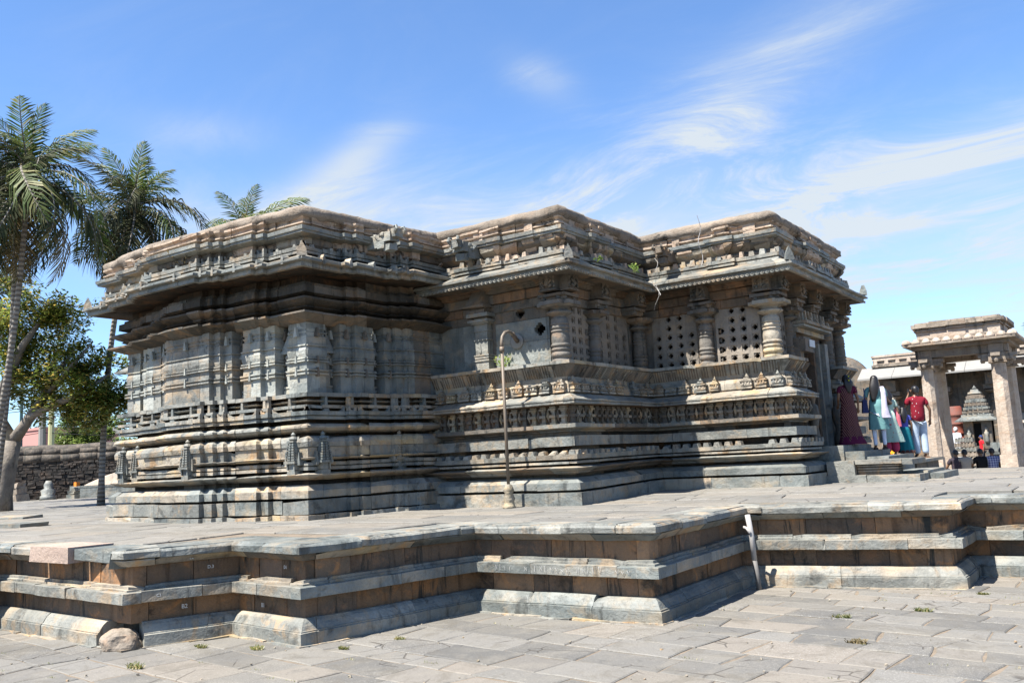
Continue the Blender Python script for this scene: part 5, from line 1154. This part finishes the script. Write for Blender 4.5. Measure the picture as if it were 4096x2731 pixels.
# ------------------------------------------------------------------ broad-leaved trees
def leaves(m, rr, c, R_, n, size, flat=.75):
    for k in range(n):
        d = Vector((rr.gauss(0, 1), rr.gauss(0, 1), rr.gauss(0, 1))); d.normalize(); r = R_*(rr.random()**.45)
        p = Vector(c)+Vector((d.x, d.y, d.z*flat))*r; u = Vector((rr.uniform(-1, 1), rr.uniform(-1, 1), rr.uniform(-.5, .4))).normalized(); w = u.cross(Vector((rr.uniform(-.4, .4), rr.uniform(-.4, .4), 1))).normalized()
        s = size*rr.uniform(.6, 1.3); m.add([p-u*s, p+w*s*.42, p+u*s, p-w*s*.42], [(0, 1, 2, 3)])
tree = thing('broadleaf_tree', 'spreading broadleaf tree with pale forked trunk at the left edge', 'tree', (-31.6, 15.0, 1.15))
TB = Vector((-31.6, 15.0, 1.15))
def limb(pts, rad, nm='limb'):
    m = MB(); m.tube([Vector(p)-TB for p in pts], rad, 10); m.build(nm, BARK, tree, True)
limb([(-31.6, 15.0, 1.0), (-31.5, 15.0, 1.7), (-31.3, 15.05, 2.6), (-31.15, 15.1, 3.5)], [.42, .33, .30, .31], 'trunk')
limb([(-31.15, 15.1, 3.4), (-31.6, 14.9, 4.2), (-31.5, 14.8, 5.0), (-31.0, 14.9, 5.6), (-30.4, 15.0, 6.6), (-29.5, 15.3, 7.6)], [.27, .22, .20, .18, .12, .06])
limb([(-31.15, 15.1, 3.4), (-30.7, 15.3, 4.0), (-30.2, 15.6, 4.8), (-30.0, 15.8, 5.5), (-29.3, 16.2, 6.4)], [.22, .18, .15, .12, .05])
limb([(-30.6, 15.3, 4.2), (-29.6, 15.9, 4.7), (-28.8, 16.3, 4.9), (-28.2, 16.7, 5.5)], [.13, .11, .09, .04])
limb([(-31.5, 14.85, 4.9), (-32.6, 14.3, 5.4), (-33.6, 14.0, 6.6)], [.17, .13, .06])
limb([(-30.2, 15.6, 4.8), (-29.2, 16.0, 5.8), (-28.6, 16.4, 6.6)], [.10, .08, .03])
rr = random.Random(44); m = MB(); m2 = MB(); T1_ = MB()
for k in range(150):
    # clumps placed around the limb ends
    c = Vector(rr.choice([(-29.6, 15.8, 6.7), (-30.4, 16.2, 5.6), (-29.0, 16.6, 5.6), (-28.6, 17.0, 5.0), (-31.6, 15.6, 6.6), (-33.2, 14.6, 6.8), (-30.2, 16.8, 4.6), (-28.9, 17.2, 4.6), (-32.6, 16.0, 5.6), (-30.0, 15.4, 7.6)]))
    c += Vector((rr.gauss(0, .55), rr.gauss(0, .6), rr.gauss(0, .42))); leaves(m, rr, c-TB, rr.uniform(.35, .7), 210, .095)
for k in range(9):
    c = Vector((-28.3+rr.gauss(0, .5), 15.6+rr.gauss(0, .4), 6.9+rr.gauss(0, .5))); leaves(m, rr, c-TB, .4, 40, .07)
m.build('crown', LEAF, tree)
def bush(name, label, cat, c, R_, n, size, mt, nc, seed, flat=.8, trunk=True):
    rr = random.Random(seed); t = thing(name, label, cat, (c[0], c[1], 1.0)); m = MB()
    for k in range(nc):
        d = Vector((rr.gauss(0, .5), rr.gauss(0, .5), rr.gauss(0, .4*flat)))*R_; leaves(m, rr, Vector((0, 0, c[2]-1))+d, R_*rr.uniform(.2, .36), n, size, .8)
    m.build('crown', mt, t)
    if trunk: m = MB(); m.tube([(0, 0, 0), (.2, .1, c[2]-1)], [.25, .12], 8); m.build('trunk', BARK, t, True)
bush('distant_tree', 'bright green rounded tree beyond the wall, partly behind the palm trunk', 'tree', (-66.9, 39.2, 5.3), 2.6, 420, .14, LEAF2, 40, 3)
bush('distant_tree', 'low olive tree on the skyline between the pink building and the round tree', 'tree', (-72, 37.5, 3.7), 2.2, 300, .14, LEAF, 26, 4, .35)
bush('distant_tree', 'big dark tree beyond the wall behind the left trunks', 'tree', (-58, 20, 5.2), 3.2, 500, .17, LEAF, 40, 5)
bush('hedge_bush', 'small green bush at the foot of the left tree trunk', 'bush', (-31.2, 13.9, 1.35), .55, 260, .05, LEAF2, 14, 6, .6, False)
tag(pc(None, 'orange_post', ORANGE, (-46.9, -46.65, 26.0, 26.2, 1.15, 2.0)), 'small orange post against the dark wall behind the tree trunk', 'post')

# ================================================================== PEOPLE
def cloth(name, a, b=None, kind=None, rough=.85):
    g = NG(name); tc = g.N.new('ShaderNodeTexCoord'); O = tc.outputs['Object']
    col = (*a, 1)
    if kind == 'stripes':
        mp = g.N.new('ShaderNodeMapping'); mp.inputs['Rotation'].default_value = (0, .35, 0); g.L.new(O, mp.inputs[0])
        w = g.N.new('ShaderNodeTexWave'); w.inputs['Scale'].default_value = 9; w.inputs['Distortion'].default_value = 2.5; w.inputs['Detail'].default_value = 1; g.L.new(mp.outputs[0], w.inputs['Vector'])
        col = g.mix(g.ramp(w.outputs[1], .62, .72), a, b)
    elif kind == 'dashes':
        v = g.N.new('ShaderNodeTexVoronoi'); v.inputs['Scale'].default_value = 12; mp = g.N.new('ShaderNodeMapping'); mp.inputs['Scale'].default_value = (1.7, 1, .8); g.L.new(O, mp.inputs[0]); g.L.new(mp.outputs[0], v.inputs['Vector'])
        col = g.mix(g.ramp(v.outputs['Distance'], .13, .19, 1, 0), a, b)
    elif kind == 'dots':
        v = g.N.new('ShaderNodeTexVoronoi'); v.inputs['Scale'].default_value = 16; g.L.new(O, v.inputs['Vector']); col = g.mix(g.ramp(v.outputs['Distance'], .16, .24, 1, 0), a, b)
    elif kind == 'check':
        sp = g.N.new('ShaderNodeSeparateXYZ'); g.L.new(O, sp.inputs[0])
        fx = g.math('FRACT', g.math('MULTIPLY', sp.outputs[0], 14)); fz_ = g.math('FRACT', g.math('MULTIPLY', sp.outputs[2], 14))
        s = g.math('ADD', g.math('GREATER_THAN', fx, .55), g.math('GREATER_THAN', fz_, .55)); col = g.mix(g.math('MULTIPLY', s, .5), a, b)
    elif kind == 'swirl':
        w = g.N.new('ShaderNodeTexWave'); w.inputs['Scale'].default_value = 9; w.inputs['Distortion'].default_value = 9; g.L.new(O, w.inputs['Vector']); col = g.mix(g.ramp(w.outputs[1], .6, .75), a, b)
    n = g.noise(O, 9, 5, .6)
    if isinstance(col, tuple): col = g.mix(n, tuple(x*.8 for x in a), tuple(min(1, x*1.15) for x in a))
    w = g.noise(O, 6, 3, .5, 1.5)
    return g.done(col, rough, g.bump(w, .6, .02), .15)
SKIN = plain('skin', (.20, .105, .06), .5, 0, 20, .08, .35, .1); HAIR = plain('hair', (.012, .010, .010), .45, 0, 60, .3, .4, .5)
def skin_mesh(name, V, E_, R_, mt, parent, sub=2, root=0):
    me = bpy.data.meshes.new('t'); me.from_pydata(V, E_, []); o = bpy.data.objects.new('t', me); COL.objects.link(o)
    md = o.modifiers.new('s', 'SKIN'); md.use_smooth_shade = True; md.branch_smoothing = .4
    for i, v in enumerate(me.skin_vertices[0].data):
        r = R_[i]; v.radius = r if isinstance(r, tuple) else (r, r); v.use_root = (i == root)
    s = o.modifiers.new('u', 'SUBSURF'); s.levels = sub; s.render_levels = sub
    dg = bpy.context.evaluated_depsgraph_get(); m2 = bpy.data.meshes.new_from_object(o.evaluated_get(dg)); bpy.data.objects.remove(o)
    m2.materials.clear(); m2.materials.append(mt); m2.polygons.foreach_set('use_smooth', [True]*len(m2.polygons))
    return link(name, m2, parent)
def loft(name, rings, mt, parent, n=28, nf=9, amp=.0, seed=0, closed=True):
    """rings of (z, cx, cy, rx, ry); fold depth grows towards the hem"""
    rr = random.Random(seed); m = MB(); ph = [rr.uniform(0, 6.28) for _ in range(3)]; vs = []
    for i, (z, cx, cy, rx, ry) in enumerate(rings):
        f = amp*i/max(1, len(rings)-1)
        for k in range(n):
            t = 2*PI*k/n; w = 1+f*(math.sin(nf*t+ph[0])+.5*math.sin((nf*1.7)//1*t+ph[1]))
            vs.append((cx+rx*w*math.cos(t), cy+ry*w*math.sin(t), z))
    fs = [(i*n+k, i*n+(k+1) % n, (i+1)*n+(k+1) % n, (i+1)*n+k) for i in range(len(rings)-1) for k in range(n)]
    if closed: fs += [tuple(reversed(range(n)))]
    m.add(vs, fs); return m.build(name, mt, parent, True)
def person(label, loc, rz, h, arms, pose='stand', group=None, skin=SKIN, head_turn=0, lean=0):
    """arms: (elbowL, wristL, elbowR, wristR) in a 1.7 m frame, facing +y, left is -x"""
    t = thing('person', label, 'person', loc, group, rz); s = h/1.7; t.scale = (s, s, s)
    sit = pose == 'sit'; zo = -.80 if sit else 0
    hip = .92+zo
    V = [(0, 0, hip), (0, -.01, 1.10+zo), (0, -.01, 1.28+zo), (0, 0, 1.42+zo), (0, .005, 1.50+zo), (0, .02, 1.56+zo), (0, .03, 1.64+zo)]
    Rr = [(.105, .08), (.10, .075), (.125, .09), (.095, .07), (.045, .048), (.068, .078), (.062, .075)]
    Eg = [(0, 1), (1, 2), (2, 3), (3, 4), (4, 5), (5, 6)]
    for sgn, (el, wr) in ((-1, arms[:2]), (1, arms[2:])):
        b = len(V); el = Vector((el[0], el[1], el[2]+zo)); wr = Vector((wr[0], wr[1], wr[2]+zo)); d = (wr-el).normalized()
        V += [(sgn*.17, 0, 1.40+zo), tuple(el), tuple(wr)]; Rr += [.052, .036, .024]; Eg += [(3, b), (b, b+1), (b+1, b+2)]
        pm = wr+d*.06; V.append(tuple(pm)); Rr.append((.032, .018)); Eg.append((b+2, b+3))
        side = d.cross(Vector((0, 1, 0))); side = side.normalized() if side.length > .1 else Vector((1, 0, 0)); inw = side.cross(d)
        for q in range(4):
            o_ = side*(-.024+.016*q); L = (.066, .078, .072, .055)[q]; c0 = len(V)
            V += [tuple(pm+o_+d*.02), tuple(pm+o_*1.1+d*(.02+L*.5)+inw*.008), tuple(pm+o_*1.1+d*(.02+L)+inw*.024)]; Rr += [.0095, .009, .007]
            Eg += [(b+3, c0), (c0, c0+1), (c0+1, c0+2)]
        c0 = len(V); V += [tuple(wr+d*.03-side*.03), tuple(wr+d*.07-side*.048+inw*.01)]; Rr += [.012, .009]; Eg += [(b+2, c0), (c0, c0+1)]
    for sgn in (-1, 1):
        b = len(V)
        if sit:
            V += [(sgn*.10, .02, hip-.02), (sgn*.16, .38, hip+.22), (sgn*.14, .46, .10), (sgn*.14, .58, .04)]
        else:
            V += [(sgn*.095, 0, .86), (sgn*.10, .015, .49), (sgn*.10, -.005, .09), (sgn*.115, .12, .035)]
        Rr += [.085, .055, .036, (.038, .022)]; Eg += [(0, b), (b, b+1), (b+1, b+2), (b+2, b+3)]
    skin_mesh('body', V, Eg, Rr, skin, t, 2)
    m = MB()
    m.lathe([(.008, -.03), (.014, -.012), (.010, .02)], 6, (0, .112, 1.60+zo))
    for sg in (-1, 1):
        m.lathe([(.006, -.025), (.016, -.01), (.018, .012), (.008, .028)], 6, (sg*.078, .02, 1.60+zo), sx=.5)
    m.build('ears_and_nose', skin, t, True)
    m = MB()
    for sg in (-1, 1): m.lathe([(.002, -.008), (.011, 0), (.002, .008)], 8, (sg*.03, .094, 1.615+zo))
    m.build('eyes', HAIR, t, True)
    m = MB(); m.box(-.024, .024, .088, .102, 1.555+zo, 1.563+zo); m.build('mouth', RED, t)
    return t, zo
def hair(t, zo, long=0, bun=False, short=False, mt=HAIR, side=0):
    m = MB(); n = 16; pr = []
    for k in range(8):
        a = PI/2*k/7; pr.append((math.cos(a), math.sin(a)))
    vs = []; cz = 1.625+zo
    for i, (c, s) in enumerate([(1.0, -.95), (1.03, -.45)]+pr):
        for k in range(n):
            th = 2*PI*k/n; y = math.sin(th); back = .5-.5*y
            zz = cz+s*.092 if s >= 0 else cz+s*.092*(back if short else 1)*(1 if y < .35 else -.2)
            vs.append((.083*c*math.cos(th)*(1 if short else 1.04), .008+.093*c*math.sin(th)-(.012), zz))
    R0 = len(pr)+2; fs = [(i*n+k, i*n+(k+1) % n, (i+1)*n+(k+1) % n, (i+1)*n+k) for i in range(R0-1) for k in range(n)]
    m.add(vs, fs)
    if long:
        rings = 8; b = []
        for i in range(rings):
            u = i/(rings-1); z = cz+.02-(long+.04)*u; w = .072*(1+.35*math.sin(PI*min(1, u*1.2)))*(1-.5*u*u)+.02*math.sin(u*3); d = .05*(1-.4*u)
            for k in range(12):
                th = 2*PI*k/12; b.append((side*u+w*math.cos(th)*(1+.08*math.sin(5*th)), -.07-.055*min(1, u*2.5)+d*math.sin(th), z))
        m.add(b, [(i*12+k, i*12+(k+1) % 12, (i+1)*12+(k+1) % 12, (i+1)*12+k) for i in range(rings-1) for k in range(12)]+[tuple((rings-1)*12+k for k in range(12))])
    if bun: m.lathe([(.01, -.06), (.045, -.035), (.055, 0), (.045, .035), (.01, .055)], 10, (0, -.115, cz-.02))
    return m.build('hair', mt, t, True)
def legs(t, mt, top=.93, r0=.098, r1=.062, name='trousers', wid=.1):
    V = [(0, 0, top+.04)]; Rr = [(.165, .12)]; Eg = []
    for s in (-1, 1):
        b = len(V); V += [(s*.092, 0, .80), (s*wid, .012, .5), (s*wid, -.005, .28), (s*wid, -.005, .09)]; Rr += [r0, r0*.78, r1*1.05, r1]; Eg += [(0, b), (b, b+1), (b+1, b+2), (b+2, b+3)]
    return skin_mesh(name, V, Eg, Rr, mt, t, 2)
def shirt(t, mt, zo, arms, sleeve=.55, r=1.0, low=.90, name='shirt'):
    V = [(0, 0, low+zo), (0, -.01, 1.08+zo), (0, -.01, 1.27+zo), (0, -.005, 1.40+zo), (0, 0, 1.47+zo)]; Rr = [(.165*r, .12*r), (.155*r, .115*r), (.178*r, .125*r), (.13*r, .09*r), (.06, .058)]; Eg = [(0, 1), (1, 2), (2, 3), (3, 4)]
    for sgn, el in ((-1, arms[0]), (1, arms[2])):
        b = len(V); S = Vector((sgn*.175, 0, 1.395+zo)); E2 = Vector((el[0], el[1], el[2]+zo)); V += [tuple(S), tuple(S.lerp(E2, sleeve))]; Rr += [.072*r, .058*r]; Eg += [(3, b), (b, b+1)]
    return skin_mesh(name, V, Eg, Rr, mt, t, 2)
DOWN = ((-.25, -.02, 1.12), (-.26, .06, .88), (.25, -.02, 1.12), (.26, .06, .88))
FW = .605
# man on the phone
A = ((-.30, .05, 1.18), (-.14, .08, 1.50), (.29, -.03, 1.13), (.31, .06, .89))
t, zo = person('man in a maroon shirt with white flecks and light jeans, phone at his ear', (-4.37, 23.3, 1.57), FW, 1.72, A)
hair(t, zo, short=True); shirt(t, cloth('maroon_flecked', (.22, .014, .028), (.6, .5, .5), 'dashes'), zo, A, .62, 1.06, .82)
legs(t, cloth('washed_denim', (.45, .55, .68)), .92, .112, .078)
m = MB(); m.box(-.04, -.02, .02, .09, -.075, .075); m.build('phone', HAIR, t, loc=(-.09, .03, 1.58)); m = MB(); m.box(-.02, .02, .0, .012, -.1, .1); m.build('folded_paper', WHITEP, t, loc=(.33, .12, .83), rot=(0, .3, 0))
for s in (-1, 1): m = MB(); m.box(-.05, .05, -.12, .15, 0, .03, tx=.004); m.build('sandal', SKIN, t, loc=(s*.105, .02, 0))
# girl
t, zo = person('girl with a braid, blue blouse and teal skirt standing beside the man', (-4.52, 22.4, 1.57), FW, 1.2, DOWN)
hair(t, zo, long=.42, side=-.04); shirt(t, cloth('violet_blouse', (.09, .10, .42)), zo, DOWN, .5, .95, .98, 'blouse')
loft('skirt', [(1.08, 0, 0, .13, .10), (.95, 0, 0, .17, .13), (.6, 0, 0, .22, .17), (.25, 0, 0, .26, .2)], cloth('teal_silk', (.012, .16, .20)), t, 40, 11, .07, 2)
loft('skirt_border', [(.30, 0, 0, .262, .205), (.20, 0, 0, .272, .212)], cloth('gold_border', (.10, .04, .03), (.4, .25, .06), 'dots'), t, 40, 11, .04, 2)
# woman in sea-green kurta
A = ((-.24, -.03, 1.15), (-.20, .16, 1.02), (.24, .04, 1.15), (.34, .24, 1.08))
t, zo = person('woman with long black hair in a sea-green kurta, white leggings and pale scarf', (-4.55, 20.05, 1.84), FW-.25, 1.56, A)
hair(t, zo, long=.5, side=-.07); KU = cloth('sea_green', (.13, .27, .27)); shirt(t, KU, zo, A, .85, .95, .95, 'kurta_top')
loft('kurta_skirt', [(1.15, 0, -.01, .150, .112), (.98, 0, 0, .17, .135), (.75, 0, 0, .20, .15), (.46, .01, 0, .225, .165)], KU, t, 36, 5, .06, 3)
legs(t, cloth('white_leggings', (.62, .66, .78)), .9, .082, .046, 'leggings')
loft('scarf', [(1.44, .14, -.05, .045, .09), (1.3, .16, -.12, .055, .05), (1.0, .15, -.15, .06, .04), (.78, .16, -.15, .085, .035), (.72, .18, -.15, .09, .03)], cloth('pale_scarf', (.55, .52, .62)), t, 16, 4, .1, 4)
m = MB(); m.box(-.07, .07, -.1, .1, .85, 1.15, .01, tx=.03); m.box(-.01, .01, -.1, -.08, 1.12, 1.42, tx=.0); m.build('shoulder_bag', cloth('navy_bag', (.03, .04, .12)), t, loc=(-.26, -.06, 0))
for s in (-1, 1): m = MB(); m.box(-.045, .045, -.10, .14, 0, .05, tx=.01, ty=.02); m.build('shoe', cloth('brown_shoe', (.06, .04, .035)), t, loc=(s*.1, .02, 0))
# woman behind in mint dress
t, zo = person('woman in a mint print dress over pink trousers, mostly hidden behind the kurta woman', (-4.63, 21.4, 1.66), FW, 1.5, DOWN)
hair(t, zo, long=.3); MI = cloth('mint_print', (.38, .52, .45), (.45, .1, .12), 'dots'); shirt(t, MI, zo, DOWN, .6, 1, .95, 'dress_top')
loft('dress', [(1.15, 0, 0, .15, .115), (.9, 0, 0, .19, .15), (.6, .03, 0, .25, .18), (.36, .05, 0, .29, .2)], MI, t, 36, 6, .06, 5); legs(t, cloth('pink_trousers', (.48, .05, .12)), .9, .12, .11)
loft('shawl', [(1.2, .2, .02, .05, .06), (1.0, .24, .02, .07, .06), (.75, .27, .02, .06, .05)], cloth('coral_shawl', (.7, .18, .22)), t, 16, 4, .08, 6)
# woman in striped saree
A = ((-.24, -.02, 1.15), (-.18, .14, .98), (.25, -.03, 1.13), (.27, .03, .90))
t, zo = person('woman in a maroon striped saree standing on the top step in the shade', (-4.98, 19.45, 1.965), FW+.1, 1.46, A)
hair(t, zo, long=.35, bun=True); SA = cloth('striped_saree', (.045, .007, .018), (.20, .10, .08), 'stripes'); shirt(t, cloth('maroon_blouse', (.08, .008, .03), (.3, .1, .1), 'dots'), zo, A, .6, 1, 1.05, 'blouse')
loft('saree', [(1.38, -.06, -.03, .13, .10), (1.2, -.03, -.01, .165, .125), (1.0, 0, 0, .165, .135), (.85, 0, 0, .195, .165), (.5, 0, 0, .22, .18), (.2, .02, 0, .27, .22), (.02, .04, 0, .33, .26)], SA, t, 44, 9, .05, 7)
loft('saree_border', [(.2, .02, 0, .274, .224), (.015, .04, 0, .337, .266)], cloth('maroon_border', (.10, .01, .04)), t, 44, 9, .05, 7)
m = MB()
for k, z in enumerate((1.66, 1.56)): m.lathe([(.005, -.02), (.018, 0), (.005, .02)], 8, (.0, -.17, z))
m.build('hair_flowers', cloth('yellow_flower', (.6, .6, .03)), t, True)
# distant visitors
t, zo = person('woman draped in a bright yellow and orange saree, far behind the standing women', (-8.25, 38.4, .72), FW+2.2, 1.52, DOWN); hair(t, zo, bun=True)
shirt(t, cloth('orange_blouse', (.35, .08, .03)), zo, DOWN, .5, 1, 1.0); loft('saree', [(1.38, .06, -.03, .13, .10), (1.1, .02, 0, .17, .13), (.8, 0, 0, .2, .16), (.4, 0, 0, .23, .18), (.02, 0, 0, .3, .22)], cloth('yellow_saree', (.85, .42, .02), (.75, .15, .02), 'stripes'), t, 36, 8, .07, 8)
t, zo = person('small child with bare shoulders in front of the woman in yellow', (-7.1, 33.5, .74), FW+3, .98, DOWN); hair(t, zo, short=True); shirt(t, cloth('cream_vest', (.6, .4, .3)), zo, DOWN, .3, 1, .9); legs(t, cloth('cream_shorts', (.5, .35, .3)))
t, zo = person('grey-haired man in a white shirt standing beyond the pavilion', (-6.46, 42.1, .80), FW-1.2, 1.66, DOWN); hair(t, zo, short=True, mt=plain('grey_hair', (.45, .44, .43), .6)); shirt(t, cloth('white_shirt', (.72, .72, .74)), zo, DOWN, .7, 1.1, .8); legs(t, cloth('white_dhoti', (.6, .6, .6)), .9, .12, .1)
t, zo = person('child in a red shirt and dark blue cap leaning behind the stone pyramid', (-5.3, 40.3, .74), FW+1.4, 1.32, DOWN); hair(t, zo, short=True, mt=cloth('navy_cap', (.03, .05, .15))); shirt(t, cloth('red_shirt', (.6, .02, .03)), zo, DOWN, .6, 1.05, .85); legs(t, cloth('dark_trousers', (.04, .04, .05)))
t, zo = person('visitor in a pink top and blue trousers seen between the two left pavilion pillars', (-6.35, 36.6, .74), FW, 1.62, DOWN); hair(t, zo, long=.3); shirt(t, cloth('pink_top', (.65, .22, .25)), zo, DOWN, .6, 1, .9); legs(t, cloth('blue_trousers', (.15, .25, .5)), .92, .1, .075)
SA_ = ((-.27, .12, 1.14), (-.20, .38, 1.10), (.27, .12, 1.14), (.20, .38, 1.10))
seat = tag(pc(None, 'stone_kerb', GREY, (-5.6, -2.6, 30.9, 31.9, .70, .74)), 'low stone kerb under the seated row of visitors', 'kerb')
for x, y, lb, mt, kw in ((-4.86, 31.1, 'seated youth in a dark top, leftmost of the seated row beside the pillar', cloth('dark_print', (.05, .04, .05), (.2, .1, .1), 'dots'), {}),
                         (-4.62, 31.2, 'man in a beige shirt seated with his back to us', cloth('beige_shirt', (.36, .32, .27)), {}),
                         (-4.22, 31.5, 'man in a black shirt seated between the beige and checked shirts', cloth('black_shirt', (.012, .012, .014)), {}),
                         (-3.92, 31.7, 'man in a blue checked shirt seated with his back to us', cloth('blue_check', (.06, .07, .22), (.45, .48, .62), 'check'), {}),
                         (-3.70, 32.2, 'dark-haired youth seated half behind the man in the checked shirt', cloth('grey_shirt', (.12, .12, .14)), {}),
                         (-3.50, 31.9, 'man in a blue swirl-patterned shirt seated next to the near pillar', cloth('blue_swirl', (.05, .1, .42), (.5, .55, .7), 'swirl'), {})):
    t, zo = person(lb, (x, y, .74), FW+R.uniform(-.2, .2), 1.68, SA_, 'sit', 'visitors seated in a row behind the terrace'); hair(t, zo, short=True)
    shirt(t, mt, zo, SA_, .6, 1.12, .86)
    V = [(0, 0, .12), (-.1, .02, .1), (-.16, .38, .34), (-.14, .46, .12), (.1, .02, .1), (.16, .38, .34), (.14, .46, .12)]
    skin_mesh('trousers', V, [(0, 1), (1, 2), (2, 3), (0, 4), (4, 5), (5, 6)], [(.16, .12), .1, .07, .055, .1, .07, .055], cloth('dark_trousers', (.03, .035, .05)), t, 1)
